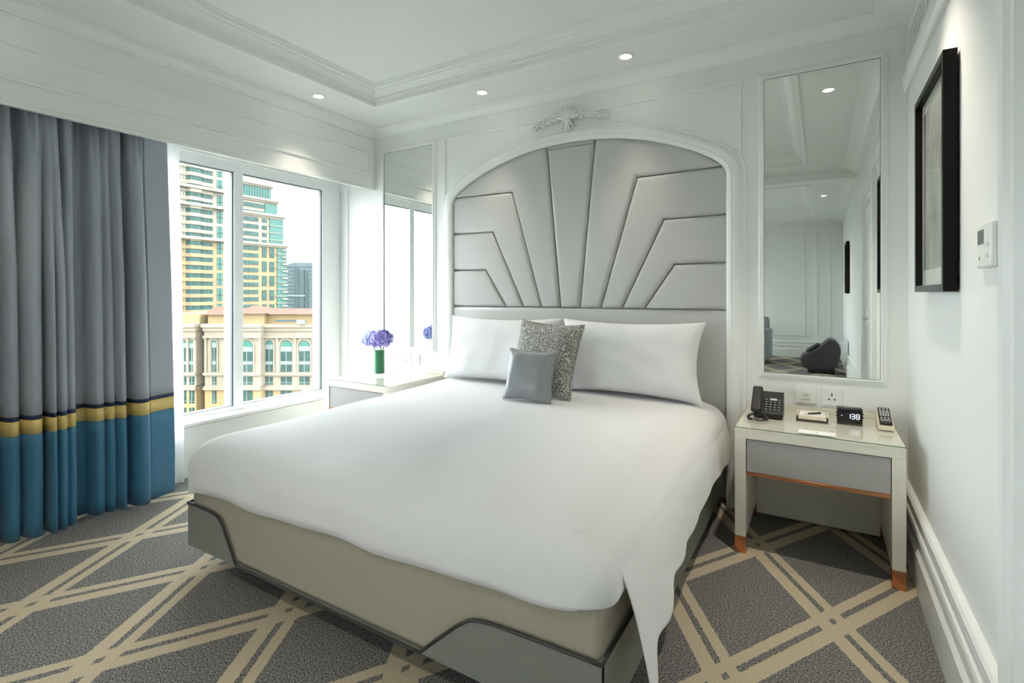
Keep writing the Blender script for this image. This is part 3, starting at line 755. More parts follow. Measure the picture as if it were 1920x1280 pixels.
def clock():
    x0, x1, yf, yb = 0.072, 0.176, 2.945, 3.005; h = 0.076
    r = thing('alarm_clock', 'black digital alarm clock showing 1:38', 'clock', ((x0 + x1) / 2, (yf + yb) / 2, TOP))
    side = [(yf + 0.010, TOP), (yb, TOP), (yb, TOP + h - 0.004), (yb - 0.01, TOP + h), (yf + 0.014, TOP + h), (yf, TOP + h - 0.018), (yf, TOP + 0.018)]
    build('case', MB().prism(side, lambda p, t: (t, p[0], p[1]), x0, x1), M_blackgl, r, bevel=0.003)
    for x in (x0 - 0.004, x1): 
        for z in (0.030, 0.046): build('side_button', MB().box(x, x + 0.004, yf + 0.015, yf + 0.025, TOP + z, TOP + z + 0.007), M_black, r)
    f = yf - 0.0006
    SEG = {'a': (0, 1, 1, 1), 'b': (1, 1, 1, 0.5), 'c': (1, 0.5, 1, 0), 'd': (0, 0, 1, 0), 'e': (0, 0.5, 0, 0), 'f': (0, 1, 0, 0.5), 'g': (0, 0.5, 1, 0.5)}
    W_, H_ = 0.0125, 0.0225; zb = TOP + 0.027; t = 0.0016
    for x, segs in ((0.1135, 'bc'), (0.131, 'abcdg'), (0.150, 'abcdefg')):
        g = MB()
        for c in segs:
            xa, za, xb, zb2 = SEG[c]; X0 = x + xa * W_; X1 = x + xb * W_; Z0 = zb + za * H_; Z1 = zb + zb2 * H_
            if abs(X0 - X1) < 1e-6: g.box(X0 - t, X0 + t, f, yf, min(Z0, Z1) + 0.0012, max(Z0, Z1) - 0.0012)
            else: g.box(min(X0, X1) + 0.0012, max(X0, X1) - 0.0012, f, yf, Z0 - t, Z0 + t)
        build('digit', g, M_digit, r)
    build('colon', MB().box(0.1275, 0.1293, f, yf, zb + 0.006, zb + 0.0085).box(0.1275, 0.1293, f, yf, zb + 0.0145, zb + 0.017), M_digit, r)
    build('indicator', MB().cyl((0.0915, yf, zb + 0.012), 0.0023, -0.0006, 12, axis='y'), M_digit, r)
clock()

def remote():
    r = thing('remote_holder', 'beige wedge stand holding the remote, right of the clock', 'stand', (0.262, 2.96, TOP))
    x0, x1 = 0.232, 0.292
    side = [(2.895, TOP), (3.03, TOP), (3.03, TOP + 0.068), (2.895, TOP + 0.018)]
    build('wedge', MB().prism(side, lambda p, t: (t, p[0], p[1]), x0, x1), M_beige, r, bevel=0.002)
    q = thing('remote_control', 'dark remote control with pale buttons on its beige stand', 'remote', (0.262, 2.96, TOP + 0.045))
    a = Vector((0, 2.898, TOP + 0.0205)); d = Vector((0, 0.135, 0.050)).normalized(); nn = Vector((0, -d.z, d.y))
    def slab(xa, xb, ta, tb, h0, h1):
        f = lambda x, t, h: (x, (a + d * t + nn * h).y, (a + d * t + nn * h).z)
        return MB().add([f(xa, ta, h0), f(xb, ta, h0), f(xb, tb, h0), f(xa, tb, h0), f(xa, ta, h1), f(xb, ta, h1), f(xb, tb, h1), f(xa, tb, h1)],
                        [(0, 3, 2, 1), (4, 5, 6, 7), (0, 1, 5, 4), (1, 2, 6, 5), (2, 3, 7, 6), (3, 0, 4, 7)])
    build('body', slab(x0 + 0.006, x1 - 0.006, 0.004, 0.142, 0, 0.012), M_black, q, bevel=0.003)
    for j, t in enumerate((0.024, 0.042, 0.066, 0.080, 0.094, 0.108, 0.124)):
        for i in range(4 if j in (0, 2, 3, 4) else 3):
            xx = x0 + 0.0115 + i * (0.0098 if j in (0, 2, 3, 4) else 0.0140)
            build('button', slab(xx, xx + 0.0065, t, t + 0.0075, 0.012, 0.0135), M_key, q)
remote()
cd = thing('card', 'blank white card lying flat at the front of the bedside table', 'card', (-0.012, 2.68, TOP))
build('card_sheet', MB().box(-0.083, 0.062, 2.648, 2.718, TOP, TOP + 0.0012), M_paper, cd)
build('card_mark', MB().box(-0.018, -0.004, 2.678, 2.683, TOP + 0.0012, TOP + 0.0014), M_screen, cd)

# wall plates
def plate(xa, xb, za, zb, label, kind):
    r = thing('wall_plate', label, 'wall plate', ((xa + xb) / 2, YB, za), 'electrical wall plates by the bed')
    build('cover', MB().box(xa, xb, YB - 0.009, YB, za, zb), M_plate, r, bevel=0.002)
    cx, cz = (xa + xb) / 2, (za + zb) / 2; f = YB - 0.0095
    if kind == 'socket' or kind == 'double':
        sx = cx if kind == 'socket' else xb - (xb - xa) * 0.3
        build('socket_hole', MB().box(sx - 0.003, sx + 0.003, f, YB - 0.004, cz + 0.006, cz + 0.020), M_dark, r)
        for s_ in (-1, 1): build('socket_hole', MB().box(sx + s_ * 0.013 - 0.005, sx + s_ * 0.013 + 0.005, f, YB - 0.004, cz - 0.014, cz - 0.008), M_dark, r)
        if kind == 'double': build('rocker', MB().box(xa + 0.02, xa + 0.05, YB - 0.0125, YB - 0.009, cz - 0.022, cz + 0.022), M_plate, r, bevel=0.001)
    else:
        build('rocker', MB().box(cx - 0.022, cx + 0.022, YB - 0.0125, YB - 0.009, cz - 0.024, cz + 0.024), M_plate, r, bevel=0.001)
        build('mark', MB().box(cx - 0.010, cx + 0.010, YB - 0.0129, YB - 0.0125, cz + 0.006, cz + 0.008).box(cx - 0.014, cx + 0.014, YB - 0.0129, YB - 0.0125, cz - 0.004, cz - 0.002).box(cx - 0.02, cx + 0.02, YB - 0.0129, YB - 0.0125, cz - 0.021, cz - 0.0195), M_screen, r)
plate(-0.112, -0.016, 0.634, 0.720, 'white switch plate behind the memo tray', 'switch')
plate(0.010, 0.100, 0.634, 0.720, 'white power socket above the alarm clock', 'socket')
plate(-3.118, -3.036, 0.640, 0.726, 'white switch plate right behind the flower vase', 'switch')
plate(-3.028, -2.878, 0.640, 0.726, 'wide white plate with switch and socket under the left mirror', 'double')
plate(-2.868, -2.780, 0.640, 0.726, 'white switch plate nearest the left pillow', 'switch')

# ------------------------------------------------------------------ vase with hydrangeas
def vase():
    cx, cy = -2.887, 2.835
    r = thing('flower_vase', 'clear glass vase lined with a green leaf, on the left bedside table', 'vase', (cx, cy, TOP))
    h = 0.205; w_ = 0.044
    build('glass', MB().lathe([(0.0, 0.0), (w_, 0.0), (w_, h), (w_ - 0.004, h), (w_ - 0.004, 0.018), (0.0, 0.018)], (cx, cy, TOP), 32), M_vaseglass, r, smooth=True, auto=40)
    build('leaf_lining', MB().lathe([(w_ - 0.006, 0.022), (w_ - 0.006, h - 0.012), (w_ - 0.009, h - 0.012), (w_ - 0.009, 0.022)], (cx, cy, TOP), 32), M_leafg, r, smooth=True, auto=40)
    def head(x, y, z, R, label, cols, seed, nf):
        rnd = random.Random(seed)
        q = thing('hydrangea', label, 'flower', (x, y, z - R), 'hydrangea heads in the glass vase')
        build('stem', MB().tube([(x, y, z - R * 0.5), (cx + (x - cx) * 0.35, cy + (y - cy) * 0.35, TOP + 0.16), (cx + (x - cx) * 0.15, cy, TOP + 0.05)], 0.004, 8), M_stem, q, smooth=True)
        mbs = [MB() for c in cols]
        for i in range(nf):
            zz = 1 - 2 * (i + 0.5) / nf; a = i * 2.39996 + rnd.uniform(-0.2, 0.2); rr = math.sqrt(max(0, 1 - zz * zz))
            if zz < -0.75: continue
            nn = Vector((rr * math.cos(a), rr * math.sin(a), zz)); rad = R * rnd.uniform(0.86, 1.05)
            nn = (nn + Vector((rnd.uniform(-.3, .3), rnd.uniform(-.3, .3), rnd.uniform(-.3, .3)))).normalized()
            c = Vector((x, y, z)) + Vector((rr * math.cos(a), rr * math.sin(a), zz * 0.9)) * rad
            t = nn.cross(Vector((0.3, 0.2, 1))).normalized(); b = nn.cross(t); rot = rnd.uniform(0, PI); s_ = R * rnd.uniform(0.17, 0.23)
            mb = rnd.choice(mbs)
            for k in range(4):
                an = rot + k * PI / 2; u_ = t * math.cos(an) + b * math.sin(an); v_ = -t * math.sin(an) + b * math.cos(an); cup = nn * s_ * rnd.uniform(0.1, 0.4)
                mb.add([c, c + u_ * s_ * 0.55 + v_ * s_ * 0.5 + cup * 0.5, c + u_ * s_ * 1.05 + cup, c + u_ * s_ * 0.55 - v_ * s_ * 0.5 + cup * 0.5], [(0, 1, 2, 3)])
        core = MB(); 
        for i in range(8):
            core.v += [(x + R * 0.74 * math.sin(PI * i / 7) * math.cos(2 * PI * k / 14), y + R * 0.74 * math.sin(PI * i / 7) * math.sin(2 * PI * k / 14), z + R * 0.68 * math.cos(PI * i / 7)) for k in range(14)]
        for i in range(7):
            for k in range(14): core.f.append((i * 14 + k, i * 14 + (k + 1) % 14, (i + 1) * 14 + (k + 1) % 14, (i + 1) * 14 + k))
        build('core', core, cols[0], q, smooth=True)
        for mb, c in zip(mbs, cols): build('petals', mb, c, q)
    lav = [mat('petal_violet', (0.30, 0.27, 0.72), 0.6), mat('petal_lilac', (0.46, 0.42, 0.85), 0.6), mat('petal_deep', (0.20, 0.17, 0.55), 0.6)]
    blu = [mat('petal_blue', (0.38, 0.45, 0.82), 0.6), mat('petal_pale', (0.58, 0.62, 0.90), 0.6), mat('petal_mid', (0.42, 0.42, 0.80), 0.6)]
    head(cx + 0.055, cy - 0.035, TOP + 0.285, 0.076, 'rounder violet hydrangea head at the right of the vase', lav, 3, 190)
    head(cx - 0.062, cy - 0.015, TOP + 0.282, 0.072, 'pale blue hydrangea head at the left of the vase', blu, 5, 190)
    head(cx - 0.005, cy + 0.065, TOP + 0.285, 0.062, 'lilac-blue hydrangea head at the back, nearest the mirror', blu[:1] + lav[:1], 9, 150)
vase()

# ------------------------------------------------------------------ shell ornament above the arch
def ornament():
    cx, cz = -1.462, 2.395; y = YB
    r = thing('plaster_ornament', 'white plaster shell with flower sprigs over the arch', 'ornament', (cx, y, cz))
    sh = MB()
    def ell(mb, c, ax, ay, az, rot=0, n=8, m=5):
        b = len(mb.v); ax *= 1.2; ay *= 1.7; az *= 1.15
        for i in range(m + 1):
            ph = PI * i / m
            for k in range(n):
                a = 2 * PI * k / n; p = (ax * math.sin(ph) * math.cos(a), ay * math.sin(ph) * math.sin(a), az * math.cos(ph))
                mb.v.append((c[0] + p[0] * math.cos(rot) - p[2] * math.sin(rot), c[1] + p[1], c[2] + p[0] * math.sin(rot) + p[2] * math.cos(rot)))
        for i in range(m):
            for k in range(n): mb.f.append((b + i * n + k, b + i * n + (k + 1) % n, b + (i + 1) * n + (k + 1) % n, b + (i + 1) * n + k))
    for k in range(9):                                          # fan ribs of the shell
        a = math.radians(-76 + 19 * k); L_ = 0.082 - 0.008 * abs(k - 4) / 4
        ell(sh, (cx + math.sin(a) * L_ * 0.55, y - 0.022, cz + 0.005 + math.cos(a) * L_ * 0.55), 0.011, 0.020, L_ * 0.56, -a)
    build('shell', sh, M_trim, r, smooth=True)
    dp = MB(); 
    for i in range(5): ell(dp, (cx + 0.004 * math.sin(i * 2.1), y - 0.022, cz - 0.01 - i * 0.019), 0.022 - 0.003 * i, 0.016, 0.017, 0.2)
    for s_ in (-1, 1): ell(dp, (cx + s_ * 0.026, y - 0.022, cz - 0.022), 0.007, 0.012, 0.034, s_ * 0.5); ell(dp, (cx + s_ * 0.016, y - 0.02, cz - 0.06), 0.006, 0.010, 0.028, s_ * 0.3)
    build('drop', dp, M_trim, r, smooth=True)
    rnd = random.Random(4)
    for s_ in (-1, 1):
        sp = MB()
        for i in range(13):
            t = i / 12; x = cx + s_ * (0.075 + 0.20 * t); z = cz + 0.030 - 0.030 * t - 0.02 * t * t
            for q in range(3):
                an = rnd.uniform(-1.3, 1.3) + s_ * -1.2
                ell(sp, (x + rnd.uniform(-.01, .01), y - 0.012 - rnd.uniform(0, 0.012), z + rnd.uniform(-0.022, 0.022) * (1.1 - 0.6 * t)), 0.006, 0.007, 0.018 - 0.006 * t, an, 6, 4)
            if i % 3 == 1:
                for q in range(5): ell(sp, (x + 0.012 * math.cos(q * 1.257), y - 0.022, z + 0.012 * math.sin(q * 1.257)), 0.008, 0.006, 0.008, 0, 6, 4)
        sp.tube([(cx + s_ * 0.06, y - 0.01, cz + 0.025), (cx + s_ * 0.17, y - 0.01, cz + 0.022), (cx + s_ * 0.275, y - 0.008, cz - 0.015)], 0.005, 6)
        build('sprig', sp, M_trim, r, smooth=True)
ornament()

# ------------------------------------------------------------------ framed pictures, thermostat, air grille
def picture(ya, yb, label):
    za, zb = 1.228, 1.992; xf, xb_ = 0.334, XR
    r = thing('framed_picture', label, 'picture', (XR, (ya + yb) / 2, za), 'black framed pictures on the right wall')
    build('frame', MB().sweep([(xb_ - 0.006, ya, za), (xb_ - 0.006, yb, za), (xb_ - 0.006, yb, zb), (xb_ - 0.006, ya, zb)], (-1, 0, 0), [(0, 0), (0, 0.036), (-0.024, 0.036), (-0.024, 0.012), (-0.03, 0.0)] , True), M_pframe, r)
    box('spacer', M_dark, r, XR - 0.006, XR, ya + 0.03, yb - 0.03, za + 0.03, zb - 0.03)
    box('mount', M_mat, r, XR - 0.020, XR - 0.008, ya + 0.015, yb - 0.015, za + 0.015, zb - 0.015)
    box('print', M_pic, r, XR - 0.0212, XR - 0.020, ya + 0.06, yb - 0.06, za + 0.085, zb - 0.07)
    box('glazing', M_pane, r, XR - 0.026, XR - 0.025, ya + 0.02, yb - 0.02, za + 0.02, zb - 0.02)
picture(2.09, 2.65, 'black framed sketch on the right wall beside the bedside table')
picture(-3.15, -2.55, 'black framed sketch further back, seen only in the right mirror')
def thermostat():
    r = thing('thermostat', 'white wall thermostat with small grey screen near the door', 'thermostat', (XR, 1.70, 1.285))
    x = 0.3625
    build('housing', MB().box(x, XR, 1.692, 1.828, 1.288, 1.403), M_plate, r, bevel=0.005, seg=3)
    build('screen', MB().box(x - 0.0006, x, 1.757, 1.815, 1.350, 1.387), M_screen, r)
    for i in range(2):
        for k in range(2): build('button', MB().box(x - 0.002, x, 1.715 + k * 0.018, 1.727 + k * 0.018, 1.312 + i * 0.028, 1.324 + i * 0.028), M_plate, r)
    build('icon', MB().prism([(1.806, 1.317), (1.794, 1.317), (1.800, 1.307)], lambda p, t: (t, p[0], p[1]), x - 0.0006, x), M_screen, r)
thermostat()
def grille():
    ya, yb, za, zb = 1.85, 3.140, 2.335, 2.475
    r = thing('air_grille', 'white lattice air grille high on the right wall', 'air vent', (XR, (ya + yb) / 2, za))
    box('duct_opening', M_dark, r, XR - 0.004, XR, ya, yb, za, zb)
    build('grille_frame', MB().sweep([(XR, ya, za), (XR, yb, za), (XR, yb, zb), (XR, ya, zb)], (-1, 0, 0), [(0.014, 0), (0.014, 0.012), (-0.008, 0.012), (-0.008, 0)], True), M_trim, r)
    xb_, xa_ = XR - 0.004, XR - 0.011; p = 0.047; t = 0.0042
    n = int((yb - ya) / p)
    for i in range(n):
        y = ya + (i + 0.5) * (yb - ya) / n
        for j in range(3):
            z = za + (j + 0.5) * (zb - za) / 3; hy, hz = p / 2, (zb - za) / 6
            mb = MB()
            for s_ in (-1, 1):
                d = Vector((hy, s_ * hz)); d.normalize(); q = Vector((-d.y, d.x)) * t
                e0 = Vector((y - hy, z - s_ * hz)); e1 = Vector((y + hy, z + s_ * hz))
                mb.prism([tuple(e0 + q), tuple(e0 - q), tuple(e1 - q), tuple(e1 + q)], lambda pp, tt: (tt, pp[0], pp[1]), xa_, xb_)
            mb.prism([(y + 0.011 * math.cos(a * PI / 4), z + 0.011 * math.sin(a * PI / 4)) for a in range(8)], lambda pp, tt: (tt, pp[0], pp[1]), xa_ - 0.001, xb_)
            build('lattice', mb, M_trim, r)
grille()

# ------------------------------------------------------------------ curtains
FOLDS = [(-0.25, 0.05), (-0.12, 0.06), (0.02, 0.07), (0.16, 0.06), (0.30, 0.07), (0.44, 0.06), (0.57, 0.06), (0.69, 0.05), (0.79, 0.045), (0.882, 0.034),
         (0.972, 0.042), (1.03, 0.020), (1.066, 0.028), (1.122, 0.030), (1.236, 0.036), (1.296, 0.027), (1.350, 0.028), (1.428, 0.050)]
def curtain_x(y, z):
    top = max(0.0, min(1.0, (z - 1.3) / 0.8)); best = 0.0
    for i, (c, h) in enumerate(FOLDS):
        c2 = c - 0.012 * top * math.sin(i * 1.7) + 0.008 * (1 - top) * math.sin(i * 2.3); h2 = h * (1.0 + 0.10 * math.sin(i * 3.1 + z))
        t = (y - c2) / h2
        if abs(t) < 1: best = max(best, (0.80 + 0.20 * math.sin(i * 5.3)) * math.sqrt(1 - abs(t) ** 2.6))
    flat = max(0.0, min(1.0, (y - 1.462) / 0.02))
    best = max(best, flat * (0.70 - 0.22 * max(0, y - 1.47) / 0.15))
    amp = 0.15 * (1 - 0.25 * top)
    x = -3.455 + amp * best
    hd = max(0.0, min(1.0, (z - 1.93) / 0.14))
    if hd > 0: x += 0.014 * hd * math.sin(y * 150 + 2 * math.sin(y * 31)) * (1 if y < 1.47 else 0)
    return x
def curtain():
    r = thing('curtain', 'grey curtain with gold stripe and deep blue hem, gathered at the window', 'curtain', (-3.36, 1.2, 0.012))
    ys = []; y = -0.30
    while y < 1.626: ys.append(y); y += 0.0055
    def panel(name, m, z0, z1, nz):
        mb = MB(); n = len(ys)
        for j in range(nz + 1):
            z = z0 + (z1 - z0) * j / nz
            for y in ys:
                yy = y - 0.035 * max(0.0, (z - 0.3) / 1.8) * max(0.0, (y - 0.4) / 1.2)
                mb.v.append((curtain_x(y, z), yy, z))
        for j in range(nz):
            for i in range(n - 1): mb.f.append((j * n + i, j * n + i + 1, (j + 1) * n + i + 1, (j + 1) * n + i))
        o = build(name, mb, m, r, smooth=True)
        s_ = o.modifiers.new('solid', 'SOLIDIFY'); s_.thickness = 0.003; s_.offset = -1
    panel('blue_hem', M_cblue, 0.014, 0.527, 8); panel('gold_band', M_cgold, 0.527, 0.598, 2); panel('navy_stripe', M_cnavy, 0.598, 0.620, 1); panel('grey_cloth', M_cgrey, 0.620, 2.35, 30)
curtain()
def sheer():
    mb = MB(); ys = [-0.3 + 0.008 * i for i in range(255)]; zs = [0.015 + 2.3 * j / 12 for j in range(13)]
    for z in zs:
        for y in ys: mb.v.append((-3.505 + 0.016 * math.sin(y * 62 + 0.5 * math.sin(z * 2)) + 0.006 * math.sin(y * 23), y - 0.03 * (z / 2.3), z))
    n = len(ys)
    for j in range(12):
        for i in range(n - 1): mb.f.append((j * n + i, j * n + i + 1, (j + 1) * n + i + 1, (j + 1) * n + i))
    tag(build('sheer_curtain', mb, M_sheer, None, smooth=True), 'thin white sheer peeping out behind the grey curtain', 'curtain')
sheer()

# ------------------------------------------------------------------ furniture behind the camera (seen in the mirror)
def massager():
    r = thing('foot_massager', 'dark grey foot massager on the carpet, seen in the right mirror', 'massager', (0.06, -3.0, 0))
    prof = [(-0.30, 0.10), (-0.33, 0.20), (-0.30, 0.27), (-0.12, 0.36), (0.02, 0.47), (0.10, 0.53), (0.20, 0.50), (0.26, 0.38), (0.23, 0.20), (0.16, 0.08), (-0.2, 0.06)]
    pr = [(p.x, p.y) for p in smooth_path(prof + [prof[0]], 5)][:-1]
    build('body', MB().prism(pr, lambda p, t: (0.04 + p[0] * 0.9, t, p[1]), -3.22, -2.78), M_massager, r, bevel=0.05, seg=4)
    build('foot_base', MB().box(-0.16, 0.20, -3.17, -2.83, 0.0, 0.10), M_black, r, bevel=0.02)
    for y in (-3.09, -2.91):
        build('foot_well', MB().prism([(-0.19, 0.335), (-0.02, 0.455), (0.02, 0.42), (-0.15, 0.30)], lambda p, t: (p[0], t, p[1]), y - 0.06, y + 0.06), M_black, r, bevel=0.015)
massager()
def armchair():
    r = thing('armchair', 'pale grey upholstered armchair at the rear, cut off in the right mirror', 'armchair', (-1.3, -3.9, 0))
    for x in (-1.86, -0.92): build('arm', MB().box(x, x + 0.17, -4.3, -3.45, 0.06, 0.60), M_sofa, r, bevel=0.05, seg=4)
    build('seat', MB().box(-1.70, -0.91, -4.2, -3.45, 0.06, 0.44), M_sofa, r, bevel=0.04, seg=3)
    build('backrest', MB().box(-1.80, -0.80, -4.40, -4.15, 0.06, 0.80), M_sofa, r, bevel=0.06, seg=4)
    for x in (-1.8, -0.86):
        for y in (-4.3, -3.55): build('leg', MB().box(x, x + 0.05, y, y + 0.05, 0, 0.07), M_black, r)
armchair()

# ------------------------------------------------------------------ the city outside
RV = Vector((math.cos(YAW), math.sin(YAW), 0)); FV = Vector((-math.sin(YAW), math.cos(YAW), 0))
M_cream = mat('tower_cream', (0.165, 0.148, 0.114), 0.8, var=(0.15, (0.146, 0.13, 0.10)))
M_ochre = mat('tower_ochre', (0.175, 0.125, 0.062), 0.8, var=(0.15, (0.155, 0.106, 0.056)))
M_tglass = mat('tower_glass', (0.017, 0.049, 0.043), 0.3, spec=0.2, var=(0.5, (0.012, 0.032, 0.029)))
M_tglass2 = mat('tower_glass_light', (0.029, 0.081, 0.070), 0.3, spec=0.2)
M_stone = mat('pale_stone', (0.18, 0.155, 0.113), 0.8, var=(0.3, (0.16, 0.136, 0.099)))
M_yel = mat('yellow_render', (0.19, 0.136, 0.062), 0.8)
M_rooft = mat('roof_tile_pink', (0.085, 0.055, 0.042), 0.9, spec=0.03, bump=(6, 0.3, 0.05))
M_bwin = mat('old_window_glass', (0.020, 0.049, 0.041), 0.3, spec=0.2, var=(0.4, (0.012, 0.032, 0.029)))
M_bfan = mat('fanlight_green', (0.029, 0.099, 0.075), 0.3, spec=0.2)
M_bspan = mat('spandrel_grey', (0.110, 0.139, 0.128), 0.6)
M_far = mat('far_tower_glass', (0.052, 0.075, 0.081), 0.4, spec=0.2)
M_far2 = mat('far_tower_dark', (0.029, 0.049, 0.052), 0.4, spec=0.2)
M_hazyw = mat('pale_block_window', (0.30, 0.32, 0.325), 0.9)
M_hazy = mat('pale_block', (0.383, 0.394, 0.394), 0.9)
M_ground = mat('city_ground', (0.116, 0.122, 0.110), 0.95, var=(0.01, (0.070, 0.081, 0.058)))
GZ = -70.0
struct(build('ground', MB().add([(-1500, -1500, GZ), (600, -1500, GZ), (600, 1500, GZ), (-1500, 1500, GZ)], [(0, 1, 2, 3)]), M_ground))

class Site:
    """a building in its own frame: x to the right, y away from the room, z up; u/v are sight-line numbers used only to size it at its distance"""
    def __init__(s, name, label, cat, D, uc):
        s.D = D; s.k = D / 960.0; s.L0 = (uc - 960) * s.k
        p = FV * D + RV * s.L0
        s.r = thing(name, label, cat, (p.x, p.y, GZ)); s.r.rotation_euler.z = YAW
    def x(s, u, d=0): return (u - 960) * (s.D + d) / 960.0 - s.L0
    def z(s, v, d=0): return CAMH - (v - 551) * (s.D + d) / 960.0 - GZ
    def part(s, name, mb, m, parent=None):
        me = bpy.data.meshes.new(name); me.from_pydata(mb.v, [], mb.f); 
        bm = bmesh.new(); bm.from_mesh(me); bmesh.ops.recalc_face_normals(bm, faces=bm.faces); bm.to_mesh(me); bm.free()
        me.materials.append(m); o = bpy.data.objects.new(name, me); C.objects.link(o); o.parent = parent or s.r; return o
    def slab(s, name, m, u0, u1, v0, v1, y0, y1, parent=None, d=0):
        return s.part(name, MB().box(s.x(u0, d), s.x(u1, d), y0, y1, s.z(v1, d), s.z(v0, d)), m, parent)

def tower():
    """aligned with the room: its long facade is parallel to the window wall, 221 m out"""
    X0 = 221.0
    def dirs(u): a = (u - 960) / 960.0; return RV * a + FV
    def yy(u, d=0.0): q = dirs(u); return (X0 + d) * q.y / -q.x
    YC = yy(430)
    r = thing('apartment_tower', 'tall cream and ochre apartment tower with green glass bands', 'building', (-X0, YC, GZ)); r.rotation_euler.z = PI / 2
    def part(name, mb, m, parent=None):
        me = bpy.data.meshes.new(name); me.from_pydata(mb.v, [], mb.f)
        bm = bmesh.new(); bm.from_mesh(me); bmesh.ops.recalc_face_normals(bm, faces=bm.faces); bm.to_mesh(me); bm.free()
        me.materials.append(m); o = bpy.data.objects.new(name, me); C.objects.link(o); o.parent = parent or r; return o
    def slab(name, m, u0, u1, z0, z1, d0, d1, parent=None):
        return part(name, MB().box(yy(u0, d0) - YC, yy(u1, d0) - YC, d0, d1, z0 - GZ, z1 - GZ), m, parent)
    ZSPL = 24.1
    FL = [22.1 + 3.32 * k for k in range(-12, 19)]
    cream = lambda z: M_cream if z > ZSPL else M_ochre
    # left, taller part with a folded bay front
    for z0, z1 in ((GZ, ZSPL), (ZSPL, 84.0)): slab('wall', cream(z0 + 0.1), 285, 424, z0, z1, 0, 30)
    bay = [(285, -0.4), (348, -0.4), (353, -2.0), (372, -2.0), (379, -0.9), (398, -0.9)]
    for z in FL:
        for name, a, b, o in (('window_band', z - 0.9, z + 0.95, 0.45), ('floor_band', z + 0.95, z + 2.42, 0.0)):
            pts = [(yy(u) - YC, d + o) for u, d in bay]
            part(name, MB().prism(pts + [(pts[-1][0], 1.0), (pts[0][0], 1.0)], lambda p, t: (p[0], p[1], t - GZ), a, b), M_tglass if o else cream(z + 1))
        mb = MB()
        for k, (u, d) in enumerate([(q, -0.1) for q in range(290, 348, 6)] + [(q, -1.7) for q in range(354, 372, 6)] + [(q, -0.6) for q in range(382, 398, 6)]):
            mb.box(yy(u) - YC - 0.09, yy(u) - YC + 0.09, d, 0.4, z - 0.9 - GZ, z + 0.95 - GZ)
        part('mullion', mb, M_tglass2)
    for k in range(-6, 9):
        za = 22.4 + 6.64 * k
        w_ = slab('window', M_tglass2, 407, 417.5, za - 4.2, za + 1.2, -0.15, 0.4)
        part('bar', MB().box(yy(407) - YC, yy(417.5) - YC, -0.3, -0.1, za - 1.9 - GZ, za - 1.5 - GZ).box(yy(412) - YC - 0.1, yy(412) - YC + 0.1, -0.3, -0.1, za - 4.2 - GZ, za + 1.2 - GZ), M_tglass, w_)
    for z in (ZSPL, 37.8, 45.0, 58.0, 71.0): slab('cornice', M_cream, 284, 427, z - 0.5, z + 0.7, -2.6, 30)
    # right part: tiers stepping back upwards
    tiers = [(440, 537, GZ, ZSPL, 0, 30), (440, 531, ZSPL, 37.9, 0.8, 28), (440, 520, 37.9, 45.0, 2.0, 26), (440, 509, 45.0, 52.0, 3.0, 24)]
    for k, (u0, u1, z0, z1, d0, d1) in enumerate(tiers):
        slab('wall', cream(z0 + 1), u0, u1, z0, z1, d0, d1)
        slab('cornice', M_cream, u0, u1 + 6, z1 - 0.2, z1 + 0.8, d0 - 1.6, d1 + 1.5); slab('cornice', M_cream, u0, u1 + 3.5, z1 - 0.9, z1 - 0.2, d0 - 0.8, d1 + 0.8)
    slab('window_band', M_tglass2, 448, 508.6, 46.0, 50.8, 2.7, 20)
    mb = MB()
    for u in range(453, 508, 5): mb.box(yy(u, 2.6) - YC - 0.12, yy(u, 2.6) - YC + 0.12, 2.55, 2.8, 46.0 - GZ, 50.8 - GZ)
    part('mullion', mb, M_tglass)
    for z in FL:
        if 38 < z < 44: slab('window_band', M_tglass, 446, 496, z - 0.9, z + 0.95, 1.7, 4)
        elif ZSPL < z < 37:
            slab('window_band', M_tglass, 446, 485, z - 0.9, z + 0.95, 0.5, 3); slab('window', M_tglass, 492, 500.5, z - 0.9, z + 0.95, 0.5, 3)
            slab('balcony', M_cream, 505, 532, z + 1.2, z + 1.5, 0.1, 20)
        elif z < ZSPL:
            slab('window_band', M_tglass, 446, 485, z - 0.9, z + 0.95, -0.3, 3)
            for u in (452, 460, 468, 476): slab('mullion', M_tglass2, u, u + 0.5, z - 0.9, z + 0.95, -0.4, 0)
            slab('balcony', M_cream, 519, 538.5, z + 1.2, z + 1.5, -0.9, 12); slab('balcony', M_cream, 530, 540.5, z - 0.3, z + 0.3, -1.2, 6)
    slab('window_band', M_tglass2, 497, 520.4, 38.8, 43.6, 1.6, 22); slab('window_band', M_tglass2, 506, 531.4, 25.2, 36.6, 0.4, 24); slab('window_band', M_tglass2, 520, 537.4, -30, 23.0, -0.4, 24)
    for k in range(-6, 1):
        za = 22.4 + 6.64 * k
        for ua, ub in ((492, 500.5), (506, 514.5)):
            w_ = slab('window', M_tglass, ua, ub, za - 4.2, za + 0.6, -0.3, 3)
            part('bar', MB().box(yy(ua) - YC, yy(ub) - YC, -0.45, -0.2, za - 2.0 - GZ, za - 1.6 - GZ).box(yy((ua + ub) / 2) - YC - 0.1, yy((ua + ub) / 2) - YC + 0.1, -0.45, -0.2, za - 4.2 - GZ, za + 0.6 - GZ), M_tglass2, w_)
tower()

